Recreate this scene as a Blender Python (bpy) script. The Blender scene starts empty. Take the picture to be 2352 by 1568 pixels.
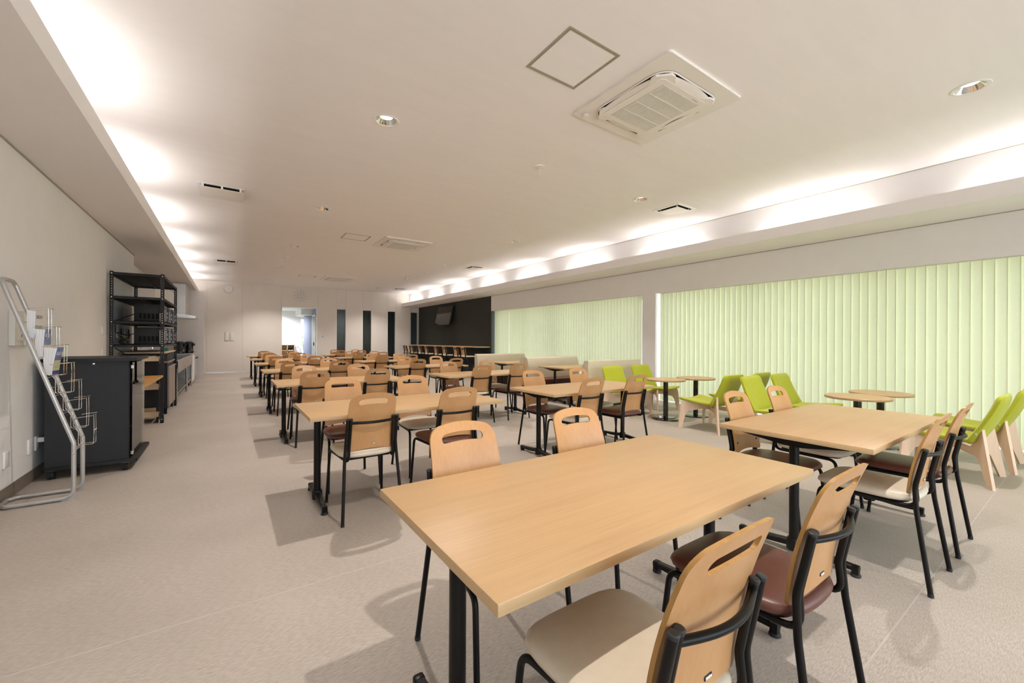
import bpy, bmesh, math, random
from mathutils import Vector, Matrix
R = math.radians
rnd = random.Random(7)
sc = bpy.context.scene
COL = sc.collection

# ------------------------------------------------------------------ camera
cam_d = bpy.data.cameras.new('camera')
cam_d.sensor_width = 36.0
cam_d.lens = 36.0 * 944.4 / 2352.0
cam_d.shift_y = -2.5 / 2352.0
cam_d.clip_start = 0.05
cam_d.clip_end = 200
cam = bpy.data.objects.new('camera', cam_d)
COL.objects.link(cam)
cam.matrix_world = (Matrix.Translation((0, 0, 1.26)) @ Matrix.Rotation(-R(34.687), 4, 'Z')
                    @ Matrix.Rotation(R(90), 4, 'X') @ Matrix.Rotation(0.0045, 4, 'Z'))
sc.camera = cam

# ------------------------------------------------------------------ world, exposure
SKY = 4.8
DOWN = 210.0
COVE = 7.0
world = bpy.data.worlds.new('world')
sc.world = world
world.use_nodes = True
wn = world.node_tree.nodes
wbg = wn.get('Background') or wn.new('ShaderNodeBackground')
wbg.inputs[0].default_value = (0.87, 0.945, 1.04, 1)
wbg.inputs[1].default_value = SKY
sun_d = bpy.data.lights.new('sun', 'SUN'); sun_d.energy = 16.0; sun_d.angle = R(0.6); sun_d.color = (1.0, 0.97, 0.92)
sun_o = bpy.data.objects.new('sun', sun_d); COL.objects.link(sun_o)
sun_o.rotation_euler = Vector((0.36, -0.36, -0.86)).to_track_quat('-Z', 'Y').to_euler()
sc.view_settings.view_transform = 'Standard'
sc.view_settings.look = 'None'
sc.view_settings.gamma = 1.0
sc.view_settings.use_curve_mapping = False
sc.view_settings.exposure = 0.2
sc.cycles.max_bounces = 9
sc.cycles.diffuse_bounces = 5
sc.cycles.glossy_bounces = 4
sc.cycles.transmission_bounces = 6
sc.cycles.transparent_max_bounces = 12
sc.cycles.caustics_reflective = False
sc.cycles.caustics_refractive = False
sc.cycles.sample_clamp_indirect = 6.0
sc.cycles.use_denoising = True

# ------------------------------------------------------------------ main dimensions (metres)
CEIL = 3.385; SOF = 2.785; SOFTOP = 2.945
XL = -1.41; XR = 7.46; YB = 18.55; YF = -3.4
XLS = -0.815      # inner edge of the lowered ceiling on the kitchen side
XRS = 6.63; XRC = 6.97
XBL = 7.56        # plane of the vertical blinds
XWI = 7.80        # window glass
FWX0, FWX1, FWZ = -1.2, 7.3, 2.85   # unseen glazed front added behind the camera for its daylight
KITY = 10.1       # where the kitchen recess begins

def portal(y0, y1, z0, z1):
    d = bpy.data.lights.new('window_portal', 'AREA'); d.shape = 'RECTANGLE'
    d.size = y1 - y0; d.size_y = z1 - z0
    d.cycles.is_portal = True
    o = bpy.data.objects.new('window_portal', d); COL.objects.link(o)
    o.matrix_world = Matrix.Translation((XWI + 0.05, (y0 + y1) / 2, (z0 + z1) / 2)) @ Matrix.Rotation(R(90), 4, 'Z') @ Matrix.Rotation(R(90), 4, 'X') @ Matrix.Rotation(R(180), 4, 'Y')
    # area lights shine along their own -Z
    v = o.matrix_world.to_3x3() @ Vector((0, 0, -1))
    if v.x > 0: o.matrix_world = o.matrix_world @ Matrix.Rotation(R(180), 4, 'Y')
portal(YF, 5.44, 0, 2.27)
d = bpy.data.lights.new('window_portal', 'AREA'); d.shape = 'RECTANGLE'; d.size = FWX1 - FWX0; d.size_y = FWZ; d.cycles.is_portal = True
o = bpy.data.objects.new('window_portal', d); COL.objects.link(o)
o.location = ((FWX0 + FWX1) / 2, YF - 0.16, FWZ / 2); o.rotation_euler = (R(90), 0, 0)
portal(5.78, 12.03, 0, 2.27)

DL_Y = [0.65, 3.985, 7.25, 10.55, 13.7, 17.05]
DL_X = [1.262, 5.095]
for yy in DL_Y:
    for xx in DL_X:
        d = bpy.data.lights.new('downlight_beam', 'SPOT')
        d.energy = DOWN; d.spot_size = R(118); d.spot_blend = 0.75; d.shadow_soft_size = 0.03
        d.color = (1.0, 0.925, 0.86)
        o = bpy.data.objects.new('downlight_beam', d); COL.objects.link(o)
        o.location = (xx, yy, CEIL + 0.03)
COVE_R = [-1.85, 0.25, 2.45, 4.75, 6.98, 9.12, 11.2, 13.38, 15.55, 17.65]
COVE_L = [-1.9, 0.1, 2.2, 4.38, 6.6, 8.88, 11.05, 13.2, 15.35, 17.45]
for lst, xx, tilt in ((COVE_R, 6.86, 0), (COVE_L, -1.03, 0)):
    for yy in lst:
        d = bpy.data.lights.new('cove_light', 'AREA'); d.shape = 'RECTANGLE'
        d.size = 0.05; d.size_y = 1.25; d.energy = COVE; d.color = (1.0, 0.97, 0.93)
        o = bpy.data.objects.new('cove_light', d); COL.objects.link(o)
        o.location = (xx, yy, SOFTOP - 0.075)
        o.rotation_euler = (R(180), tilt, 0)

# ------------------------------------------------------------------ materials
def nt(name):
    m = bpy.data.materials.new(name); m.use_nodes = True
    n = m.node_tree.nodes; l = m.node_tree.links
    return m, n, l, n.get('Principled BSDF')
def mat(name, col, rough=0.5, metal=0.0, var=0.06, scale=(8, 8, 8), spec=0.5, bump=0.0, coat=0.0, detail=3.0, sheen=0.0):
    """principled material whose colour wanders a little with a noise texture"""
    m, n, l, b = nt(name)
    b.inputs['Roughness'].default_value = rough
    b.inputs['Metallic'].default_value = metal
    b.inputs['Specular IOR Level'].default_value = spec
    b.inputs['Coat Weight'].default_value = coat
    b.inputs['Sheen Weight'].default_value = sheen
    tc = n.new('ShaderNodeTexCoord'); mp = n.new('ShaderNodeMapping'); nz = n.new('ShaderNodeTexNoise')
    mp.inputs['Scale'].default_value = scale
    nz.inputs['Scale'].default_value = 1.0; nz.inputs['Detail'].default_value = detail
    cr = n.new('ShaderNodeValToRGB')
    lo = [max(0, c * (1 - var)) for c in col]; hi = [min(1, c * (1 + var)) for c in col]
    cr.color_ramp.elements[0].position = 0.3; cr.color_ramp.elements[1].position = 0.7
    cr.color_ramp.elements[0].color = (*lo, 1); cr.color_ramp.elements[1].color = (*hi, 1)
    l.new(tc.outputs['Object'], mp.inputs['Vector']); l.new(mp.outputs['Vector'], nz.inputs['Vector'])
    l.new(nz.outputs['Fac'], cr.inputs['Fac']); l.new(cr.outputs['Color'], b.inputs['Base Color'])
    if bump:
        bp = n.new('ShaderNodeBump'); bp.inputs['Strength'].default_value = bump; bp.inputs['Distance'].default_value = 0.002
        l.new(nz.outputs['Fac'], bp.inputs['Height']); l.new(bp.outputs['Normal'], b.inputs['Normal'])
    return m
def emit(name, col, s):
    m, n, l, b = nt(name)
    b.inputs['Base Color'].default_value = (0.8, 0.8, 0.8, 1)
    b.inputs['Emission Color'].default_value = (*col, 1); b.inputs['Emission Strength'].default_value = s
    return m
def glass(name, tint=(0.95, 0.97, 0.96), refl=0.08, rough=0.0):
    m, n, l, b = nt(name)
    n.remove(b)
    tr = n.new('ShaderNodeBsdfTransparent'); tr.inputs[0].default_value = (*tint, 1)
    gl = n.new('ShaderNodeBsdfGlossy'); gl.inputs['Roughness'].default_value = rough
    fr = n.new('ShaderNodeFresnel'); fr.inputs[0].default_value = 1.45
    mx = n.new('ShaderNodeMixShader'); out = n.get('Material Output')
    l.new(fr.outputs[0], mx.inputs[0]); l.new(tr.outputs[0], mx.inputs[1]); l.new(gl.outputs[0], mx.inputs[2])
    l.new(mx.outputs[0], out.inputs[0])
    return m
M = {}
M['ceiling'] = mat('ceiling_paper', (0.90, 0.868, 0.865), 0.9, var=0.012, scale=(1.5, 9, 9), spec=0.2)
M['wall'] = mat('wall_paper', (0.86, 0.838, 0.825), 0.85, var=0.012, scale=(4, 4, 4), spec=0.25)
M['panel'] = mat('wall_panel', (0.80, 0.745, 0.69), 0.55, var=0.012, scale=(3, 3, 3), spec=0.35)
M['white'] = mat('white_paint', (0.82, 0.81, 0.79), 0.45, var=0.015)
M['soffit'] = mat('soffit_paper', (0.86, 0.828, 0.82), 0.9, var=0.01, scale=(6, 1.5, 6), spec=0.2)
M['dark_wall'] = mat('charcoal_wall', (0.040, 0.043, 0.037), 0.75, var=0.08, scale=(60, 60, 60), spec=0.3)
M['base'] = mat('taupe_baseboard', (0.20, 0.16, 0.125), 0.5, var=0.04)
M['steel'] = mat('stainless_steel', (0.62, 0.61, 0.59), 0.22, 1.0, var=0.03, scale=(3, 3, 60))
M['brushed'] = mat('brushed_steel', (0.58, 0.55, 0.52), 0.38, 1.0, var=0.04, scale=(2, 2, 50))
M['chrome'] = mat('chrome', (0.86, 0.85, 0.84), 0.08, 1.0, var=0.02)
M['silver'] = mat('silver_paint', (0.50, 0.49, 0.48), 0.35, 0.55, var=0.03)
M['spoke'] = mat('clock_grey', (0.27, 0.255, 0.24), 0.4, 0.3, var=0.03)
M['black'] = mat('black_metal', (0.0075, 0.0066, 0.0062), 0.33, var=0.12, spec=0.2)
M['black_rack'] = mat('black_rack_metal', (0.012, 0.012, 0.013), 0.55, var=0.12, spec=0.35)
M['black_gloss'] = mat('black_gloss', (0.010, 0.010, 0.011), 0.10, var=0.1, spec=0.7)
M['black_plastic'] = mat('black_plastic', (0.02, 0.02, 0.021), 0.45, var=0.1)
M['gap_shade'] = mat('painted_gap_shade', (0.008, 0.008, 0.008), 0.9, var=0.1, spec=0.1)  # black colour standing for the shade inside slots and vents
M['charcoal'] = mat('charcoal_board', (0.022, 0.023, 0.026), 0.6, var=0.12, scale=(120, 120, 120), spec=0.35)
M['grey_blue'] = mat('blue_grey_plastic', (0.075, 0.088, 0.11), 0.4, var=0.05)
M['cream'] = mat('cream_vinyl', (0.66, 0.58, 0.455), 0.42, var=0.03, scale=(30, 30, 30), bump=0.12, detail=6)
M['sofa'] = mat('sofa_vinyl', (0.66, 0.575, 0.43), 0.45, var=0.03, scale=(25, 25, 25), bump=0.08, detail=6)
M['brown'] = mat('brown_vinyl', (0.125, 0.042, 0.028), 0.38, var=0.08, scale=(30, 30, 30), bump=0.12, detail=6)
M['dark_brown'] = mat('dark_brown_vinyl', (0.050, 0.022, 0.016), 0.4, var=0.1)
M['lime'] = mat('lime_fabric', (0.41, 0.435, 0.020), 0.75, var=0.05, scale=(160, 160, 160), bump=0.25, detail=2, sheen=0.2, spec=0.25)
M['birch'] = mat('birch_plywood', (0.76, 0.56, 0.39), 0.45, var=0.05, scale=(30, 30, 5))
M['plate'] = mat('ivory_plastic', (0.80, 0.77, 0.71), 0.4, var=0.015)
M['paper'] = mat('white_paper', (0.85, 0.84, 0.85), 0.7, var=0.03, scale=(2, 260, 2), detail=1)
M['blue_print'] = mat('blue_cover', (0.17, 0.22, 0.42), 0.4, var=0.25, scale=(30, 30, 12))
M['green_print'] = mat('green_photo', (0.34, 0.40, 0.26), 0.4, var=0.4, scale=(60, 60, 20))
M['map_print'] = mat('map_cover', (0.62, 0.60, 0.36), 0.4, var=0.35, scale=(110, 110, 110))
M['navy_print'] = mat('navy_cover', (0.07, 0.07, 0.24), 0.4, var=0.1)
M['cover'] = mat('pale_cover', (0.76, 0.70, 0.66), 0.4, var=0.02)
M['ink'] = mat('black_ink', (0.02, 0.02, 0.02), 0.6, var=0.1)
M['white_ink'] = mat('white_ink', (0.88, 0.88, 0.88), 0.6, var=0.02)
M['ac'] = mat('unit_white', (0.83, 0.79, 0.745), 0.45, var=0.01)
M['hatch'] = mat('hatch_frame', (0.40, 0.37, 0.29), 0.45, 0.2, var=0.03)
M['taupe_door'] = mat('taupe_door', (0.26, 0.205, 0.165), 0.4, var=0.03)
M['apron'] = mat('apron_steel', (0.40, 0.345, 0.30), 0.4, 0.6, var=0.03)
M['pale_wood'] = mat('pale_wood', (0.60, 0.45, 0.29), 0.45, var=0.08, scale=(6, 6, 60))
M['plank'] = mat('orange_plank', (0.52, 0.27, 0.085), 0.45, var=0.08, scale=(40, 3, 40))
M['cabinet_white'] = mat('white_cabinet', (0.80, 0.77, 0.73), 0.35, var=0.01)
M['partition'] = mat('kitchen_panel', (0.82, 0.77, 0.74), 0.25, var=0.01, spec=0.6)
M['hall_wall'] = mat('hall_wall', (0.80, 0.81, 0.78), 0.8, var=0.01)
M['slate'] = mat('slate_blue_paint', (0.235, 0.26, 0.36), 0.6, var=0.02)
M['outside'] = mat('outside_paving', (0.58, 0.575, 0.565), 0.9, var=0.1, scale=(2, 2, 2))
M['leaf'] = mat('shrub_leaf', (0.07, 0.16, 0.045), 0.6, var=0.4, scale=(12, 12, 12))
M['rubber'] = mat('black_rubber', (0.012, 0.012, 0.012), 0.7, var=0.1)
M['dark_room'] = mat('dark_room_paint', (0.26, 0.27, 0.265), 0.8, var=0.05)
M['teal'] = mat('teal_plastic', (0.03, 0.22, 0.17), 0.4, var=0.05)
M['yellow_cable'] = mat('yellow_cable', (0.30, 0.24, 0.05), 0.5, var=0.05)
M['red_print'] = mat('red_print', (0.55, 0.06, 0.10), 0.5, var=0.1)
M['lamp'] = emit('lamp_disc', (1.0, 0.90, 0.78), 9.0)
M['hall_lamp'] = emit('hall_lamp_disc', (1.0, 0.98, 0.95), 6.0)
M['tube'] = emit('cove_tube', (1.0, 0.93, 0.84), 1.5)
M['glass'] = glass('window_glass')
M['door_glass'] = glass('cabinet_glass', (0.86, 0.90, 0.87))
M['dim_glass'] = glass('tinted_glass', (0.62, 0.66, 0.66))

def wood(name, lo, hi, axis='X', rough=0.4, fine=55.0, along=1.4, rings=0.5):
    m, n, l, b = nt(name)
    b.inputs['Roughness'].default_value = rough
    tc = n.new('ShaderNodeTexCoord'); mp = n.new('ShaderNodeMapping'); mp2 = n.new('ShaderNodeMapping')
    s = {'X': (along, fine, fine), 'Y': (fine, along, fine), 'Z': (fine, fine, along)}[axis]
    mp.inputs['Scale'].default_value = s
    mp2.inputs['Scale'].default_value = [v * 0.18 for v in s]
    n1 = n.new('ShaderNodeTexNoise'); n1.inputs['Scale'].default_value = 3.2; n1.inputs['Detail'].default_value = 4
    n2 = n.new('ShaderNodeTexNoise'); n2.inputs['Scale'].default_value = 1.4; n2.inputs['Detail'].default_value = 2
    mx = n.new('ShaderNodeMath'); mx.operation = 'MULTIPLY_ADD'; mx.inputs[1].default_value = rings
    ad = n.new('ShaderNodeMath'); ad.operation = 'MULTIPLY'; ad.inputs[1].default_value = 1 - rings
    cr = n.new('ShaderNodeValToRGB')
    cr.color_ramp.elements[0].position = 0.33; cr.color_ramp.elements[1].position = 0.68
    cr.color_ramp.elements[0].color = (*lo, 1); cr.color_ramp.elements[1].color = (*hi, 1)
    l.new(tc.outputs['Object'], mp.inputs[0]); l.new(tc.outputs['Object'], mp2.inputs[0])
    l.new(mp.outputs[0], n1.inputs[0]); l.new(mp2.outputs[0], n2.inputs[0])
    l.new(n2.outputs[0], ad.inputs[0]); l.new(n1.outputs[0], mx.inputs[0]); l.new(ad.outputs[0], mx.inputs[2])
    l.new(mx.outputs[0], cr.inputs[0]); l.new(cr.outputs[0], b.inputs['Base Color'])
    bp = n.new('ShaderNodeBump'); bp.inputs['Strength'].default_value = 0.05; bp.inputs['Distance'].default_value = 0.001
    l.new(n1.outputs[0], bp.inputs['Height']); l.new(bp.outputs[0], b.inputs['Normal'])
    return m
M['laminate'] = wood('table_laminate', (0.46, 0.285, 0.135), (0.53, 0.345, 0.17), 'X', 0.38)
M['edge'] = wood('table_edging', (0.49, 0.325, 0.16), (0.56, 0.385, 0.205), 'X', 0.4)
M['beech'] = wood('beech_veneer', (0.49, 0.255, 0.103), (0.555, 0.31, 0.135), 'Z', 0.33, fine=30, along=2.0)
M['ply'] = wood('plywood_edge', (0.33, 0.165, 0.04), (0.48, 0.27, 0.085), 'Z', 0.4, fine=260, along=2)

def floor_mat():
    m, n, l, b = nt('vinyl_floor')
    b.inputs['Roughness'].default_value = 0.48
    b.inputs['Specular IOR Level'].default_value = 0.4
    tc = n.new('ShaderNodeTexCoord')
    def streak(deg, sx, sy):
        mp = n.new('ShaderNodeMapping'); mp.inputs['Rotation'].default_value = (0, 0, R(deg)); mp.inputs['Scale'].default_value = (sx, sy, 1)
        st = n.new('ShaderNodeTexNoise'); st.inputs['Scale'].default_value = 1.0; st.inputs['Detail'].default_value = 4; st.inputs['Roughness'].default_value = 0.65
        l.new(tc.outputs['Object'], mp.inputs[0]); l.new(mp.outputs[0], st.inputs[0]); return st
    sa = streak(-62, 34, 230); sb = streak(-24, 34, 230)
    mask = n.new('ShaderNodeTexNoise'); mask.inputs['Scale'].default_value = 1.1; mask.inputs['Detail'].default_value = 2
    l.new(tc.outputs['Object'], mask.inputs[0])
    mr = n.new('ShaderNodeMapRange'); mr.inputs[1].default_value = 0.38; mr.inputs[2].default_value = 0.62
    l.new(mask.outputs[0], mr.inputs[0])
    st = n.new('ShaderNodeMix'); st.data_type = 'FLOAT'
    l.new(mr.outputs[0], st.inputs['Factor']); l.new(sa.outputs[0], st.inputs['A']); l.new(sb.outputs[0], st.inputs['B'])
    big = n.new('ShaderNodeTexNoise'); big.inputs['Scale'].default_value = 1.3; big.inputs['Detail'].default_value = 5
    c1 = n.new('ShaderNodeValToRGB')
    c1.color_ramp.elements[0].position = 0.34; c1.color_ramp.elements[1].position = 0.66
    c1.color_ramp.elements[0].color = (0.335, 0.285, 0.245, 1); c1.color_ramp.elements[1].color = (0.525, 0.47, 0.415, 1)
    c2 = n.new('ShaderNodeValToRGB')
    c2.color_ramp.elements[0].position = 0.3; c2.color_ramp.elements[1].position = 0.7
    c2.color_ramp.elements[0].color = (0.90, 0.89, 0.87, 1); c2.color_ramp.elements[1].color = (1.05, 1.05, 1.05, 1)
    mx = n.new('ShaderNodeMixRGB'); mx.blend_type = 'MULTIPLY'; mx.inputs[0].default_value = 1
    l.new(tc.outputs['Object'], big.inputs[0])
    l.new(st.outputs[0], c1.inputs[0]); l.new(big.outputs[0], c2.inputs[0])
    l.new(c1.outputs[0], mx.inputs[1]); l.new(c2.outputs[0], mx.inputs[2]); l.new(mx.outputs[0], b.inputs['Base Color'])
    bp = n.new('ShaderNodeBump'); bp.inputs['Strength'].default_value = 0.10; bp.inputs['Distance'].default_value = 0.0015
    l.new(st.outputs[0], bp.inputs['Height']); l.new(bp.outputs[0], b.inputs['Normal'])
    return m
M['floor'] = floor_mat()
def blind_mat():
    m, n, l, b = nt('blind_cloth'); n.remove(b)
    tc = n.new('ShaderNodeTexCoord'); nz = n.new('ShaderNodeTexNoise'); mp = n.new('ShaderNodeMapping')
    mp.inputs['Scale'].default_value = (300, 300, 60); nz.inputs['Scale'].default_value = 1; nz.inputs['Detail'].default_value = 2
    cr = n.new('ShaderNodeValToRGB'); cr.color_ramp.elements[0].position = 0.3; cr.color_ramp.elements[1].position = 0.7
    cr.color_ramp.elements[0].color = (0.67, 0.71, 0.49, 1); cr.color_ramp.elements[1].color = (0.72, 0.76, 0.53, 1)
    di = n.new('ShaderNodeBsdfDiffuse'); tr = n.new('ShaderNodeBsdfTranslucent'); mx = n.new('ShaderNodeMixShader')
    mx.inputs[0].default_value = 0.155
    l.new(tc.outputs['Object'], mp.inputs[0]); l.new(mp.outputs[0], nz.inputs[0]); l.new(nz.outputs[0], cr.inputs[0])
    l.new(cr.outputs[0], di.inputs[0]); l.new(cr.outputs[0], tr.inputs[0])
    l.new(di.outputs[0], mx.inputs[1]); l.new(tr.outputs[0], mx.inputs[2]); l.new(mx.outputs[0], n.get('Material Output').inputs[0])
    return m
M['blind'] = blind_mat()

# ------------------------------------------------------------------ mesh helpers
def fillet(pts, r, n=5):
    """round the corners of a 3-D polyline"""
    out = [Vector(pts[0])]
    rr = r if isinstance(r, (list, tuple)) else [r] * len(pts)
    for i in range(1, len(pts) - 1):
        p, a, b = Vector(pts[i]), Vector(pts[i - 1]), Vector(pts[i + 1])
        u, v = (a - p), (b - p); lu, lv = u.length, v.length; u.normalize(); v.normalize()
        ang = u.angle(v)
        if ang > R(176): out.append(p); continue
        t = min(rr[i] / math.tan(ang / 2), lu * 0.49, lv * 0.49)
        s, e = p + u * t, p + v * t
        for k in range(n + 1):
            f = k / n
            out.append((s * (1 - f) + p * f) * (1 - f) + (p * (1 - f) + e * f) * f)
    out.append(Vector(pts[-1]))
    return out
class MB:
    def __init__(s): s.v = []; s.f = []; s.m = []
    def add(s, vs, fs, m=0, T=None):
        o = len(s.v)
        s.v += [tuple(T @ Vector(v)) if T else tuple(v) for v in vs]
        s.f += [tuple(i + o for i in f) for f in fs]; s.m += [m] * len(fs)
        return s
    def box(s, x0, y0, z0, x1, y1, z1, m=0, T=None):
        return s.add([(x0, y0, z0), (x1, y0, z0), (x1, y1, z0), (x0, y1, z0), (x0, y0, z1), (x1, y0, z1), (x1, y1, z1), (x0, y1, z1)],
                     [(3, 2, 1, 0), (4, 5, 6, 7), (0, 1, 5, 4), (1, 2, 6, 5), (2, 3, 7, 6), (3, 0, 4, 7)], m, T)
    def rbox(s, x0, y0, z0, x1, y1, z1, r=0.004, seg=2, m=0, T=None):
        bm = bmesh.new(); bmesh.ops.create_cube(bm, size=1)
        for v in bm.verts: v.co = Vector(((x0 + x1) / 2 + v.co.x * (x1 - x0), (y0 + y1) / 2 + v.co.y * (y1 - y0), (z0 + z1) / 2 + v.co.z * (z1 - z0)))
        r = min(r, 0.49 * min(abs(x1 - x0), abs(y1 - y0), abs(z1 - z0)))
        bmesh.ops.bevel(bm, geom=bm.edges[:], offset=r, segments=seg, affect='EDGES', profile=0.5)
        return s.addbm(bm, m, T)
    def addbm(s, bm, m=0, T=None):
        bm.verts.index_update()
        s.add([v.co for v in bm.verts], [[v.index for v in f.verts] for f in bm.faces], m, T); bm.free(); return s
    def tube(s, pts, r, n=10, cap=True, closed=False, m=0, T=None, rs=None):
        pts = [Vector(p) for p in pts]; k = len(pts); vs = []; fs = []
        t0 = (pts[1] - pts[0]).normalized()
        up = Vector((0, 0, 1)) if abs(t0.z) < 0.9 else Vector((1, 0, 0))
        nx = t0.cross(up).normalized()
        for i, p in enumerate(pts):
            if closed: t = (pts[(i + 1) % k] - pts[i - 1]).normalized()
            elif i == 0: t = t0
            elif i == k - 1: t = (pts[-1] - pts[-2]).normalized()
            else: t = ((pts[i + 1] - p).normalized() + (p - pts[i - 1]).normalized()).normalized()
            nx = (nx - t * nx.dot(t)).normalized(); ny = t.cross(nx)
            q = rs[i] if rs else r
            for j in range(n):
                a = 2 * math.pi * j / n
                vs.append(p + nx * math.cos(a) * q + ny * math.sin(a) * q)
        for i in range(k if closed else k - 1):
            i2 = (i + 1) % k
            for j in range(n):
                j2 = (j + 1) % n
                fs.append((i * n + j, i * n + j2, i2 * n + j2, i2 * n + j))
        if cap and not closed:
            fs.append(tuple(range(n))[::-1]); fs.append(tuple((k - 1) * n + j for j in range(n)))
        return s.add(vs, fs, m, T)
    def lathe(s, prof, n=24, m=0, T=None, caps=(True, True)):
        vs = []; fs = []; k = len(prof)
        for r_, z_ in prof:
            for j in range(n):
                a = 2 * math.pi * j / n; vs.append((r_ * math.cos(a), r_ * math.sin(a), z_))
        for i in range(k - 1):
            for j in range(n):
                j2 = (j + 1) % n
                fs.append((i * n + j, i * n + j2, (i + 1) * n + j2, (i + 1) * n + j))
        if caps[0] and prof[0][0] > 1e-6: fs.append(tuple(range(n))[::-1])
        if caps[1] and prof[-1][0] > 1e-6: fs.append(tuple((k - 1) * n + j for j in range(n)))
        return s.add(vs, fs, m, T)
    def prism(s, poly, a, b, axis='Z', m=0, T=None):
        """extrude a 2-D outline between a and b along the given axis"""
        def P(u, v, w): return {'Z': (u, v, w), 'X': (w, u, v), 'Y': (u, w, v)}[axis]
        k = len(poly); vs = [P(u, v, a) for u, v in poly] + [P(u, v, b) for u, v in poly]
        fs = [tuple(range(k))[::-1], tuple(range(k, 2 * k))] + [(i, (i + 1) % k, (i + 1) % k + k, i + k) for i in range(k)]
        return s.add(vs, fs, m, T)
    def mesh(s, name, mats, smooth=38):
        me = bpy.data.meshes.new(name); me.from_pydata(s.v, [], s.f)
        if not isinstance(mats, (list, tuple)): mats = [mats]
        for q in mats: me.materials.append(M[q] if isinstance(q, str) else q)
        if len(mats) > 1: me.polygons.foreach_set('material_index', s.m)
        bm = bmesh.new(); bm.from_mesh(me); bmesh.ops.recalc_face_normals(bm, faces=bm.faces[:]); bm.to_mesh(me); bm.free()
        if smooth:
            me.polygons.foreach_set('use_smooth', [True] * len(me.polygons)); me.set_sharp_from_angle(angle=R(smooth))
        me.update()
        return me
def rrect(x0, y0, x1, y1, r, n=5):
    out = []
    for cx, cy, a in ((x1 - r, y1 - r, 0), (x0 + r, y1 - r, 90), (x0 + r, y0 + r, 180), (x1 - r, y0 + r, 270)):
        for k in range(n + 1):
            t = R(a + 90 * k / n); out.append((cx + r * math.cos(t), cy + r * math.sin(t)))
    return out

# ------------------------------------------------------------------ object helpers
def link(name, data, parent=None, loc=(0, 0, 0), rot=(0, 0, 0)):
    o = bpy.data.objects.new(name, data); COL.objects.link(o)
    o.location = loc; o.rotation_euler = rot
    if parent: o.parent = parent
    return o
def tag(o, label=None, cat=None, group=None, kind=None):
    if label: o['label'] = label
    if cat: o['category'] = cat
    if group: o['group'] = group
    if kind: o['kind'] = kind
    return o
def part(name, mb, mats, parent=None, smooth=32, loc=(0, 0, 0), rot=(0, 0, 0)):
    return link(name, mb.mesh(name, mats, smooth), parent, loc, rot)
def struct(name, mb, mats, label=None, parent=None, smooth=32):
    o = part(name, mb, mats, parent, smooth)
    if not parent: o['kind'] = 'structure'
    if label: o['label'] = label
    return o
def empty(name, loc=(0, 0, 0), rz=0.0):
    o = link(name, None, None, loc, (0, 0, rz)); o.empty_display_size = 0.1; return o
def thing(name, label, cat, loc=(0, 0, 0), rz=0.0, group=None):
    return tag(empty(name, loc, rz), label, cat, group)
def place(spec, name, label, cat, loc, rz=0.0, group=None):
    """build one thing from (part name, mesh, [sub-parts]) entries; repeats share their mesh data"""
    t = thing(name, label, cat, loc, rz, group)
    def rec(entries, par):
        for e in entries:
            o = link(e[0], e[1], par)
            if len(e) > 3 and e[3]: o['label'] = e[3]
            if len(e) > 2 and e[2]: rec(e[2], o)
    rec(spec, t)
    return t
ORD = ['first', 'second', 'third', 'fourth', 'fifth', 'sixth', 'seventh', 'eighth', 'ninth', 'tenth']

# ------------------------------------------------------------------ structure
YE = 27.0
# floor with welded sheet seams
fl = struct('floor', MB().box(-2.6, YF - 0.3, -0.12, XWI + 0.2, YB + 5.2, 0.0), 'floor', 'beige vinyl floor with fine brushed streaks', smooth=0)
m_seam = mat('floor_seam', (0.50, 0.46, 0.42), 0.5, var=0.02)
sm = MB().box(XL, -0.0025, 0.0, XR, 0.0025, 0.0006).mesh('seam', m_seam, 0)
for k in range(-2, 9): link('seam', sm, fl, (0, 2.33 + 1.8 * k, 0))
# ceiling with round holes for the downlights
def ceiling():
    bm = MB()
    rh = 0.097; h = 0.16; n = 32
    xs = [XLS - 0.6, DL_X[0] - h, DL_X[0] + h, DL_X[1] - h, DL_X[1] + h, XRC]
    def quad(x0, y0, x1, y1): bm.add([(x0, y0, CEIL), (x1, y0, CEIL), (x1, y1, CEIL), (x0, y1, CEIL)], [(3, 2, 1, 0)])
    for i in (0, 2, 4): quad(xs[i], YF, xs[i + 1], YB + 0.02)
    for i in (1, 3):
        y = YF
        for yy in DL_Y:
            quad(xs[i], y, xs[i + 1], yy - h); y = yy + h
            cx = DL_X[0] if i == 1 else DL_X[1]
            ring = []; sq = []
            for j in range(n):
                a = 2 * math.pi * j / n; c, s_ = math.cos(a), math.sin(a); q = h / max(abs(c), abs(s_))
                ring.append((cx + rh * c, yy + rh * s_, CEIL)); sq.append((cx + q * c, yy + q * s_, CEIL))
            bm.add(ring + sq, [(j, (j + 1) % n, n + (j + 1) % n, n + j) for j in range(n)])
        quad(xs[i], y, xs[i + 1], YB + 0.02)
    return bm
me = ceiling().mesh('ceiling', 'ceiling', 0)
for p in me.polygons:
    if p.normal.z > 0: p.flip()
tag(link('ceiling', me), 'flat pale pinkish ceiling with cove edges', kind='structure')
struct('ceiling_slab', MB().box(-2.7, YF - 0.3, CEIL + 0.16, XWI + 0.3, YB + 0.3, CEIL + 0.3), 'white', smooth=0)
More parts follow.
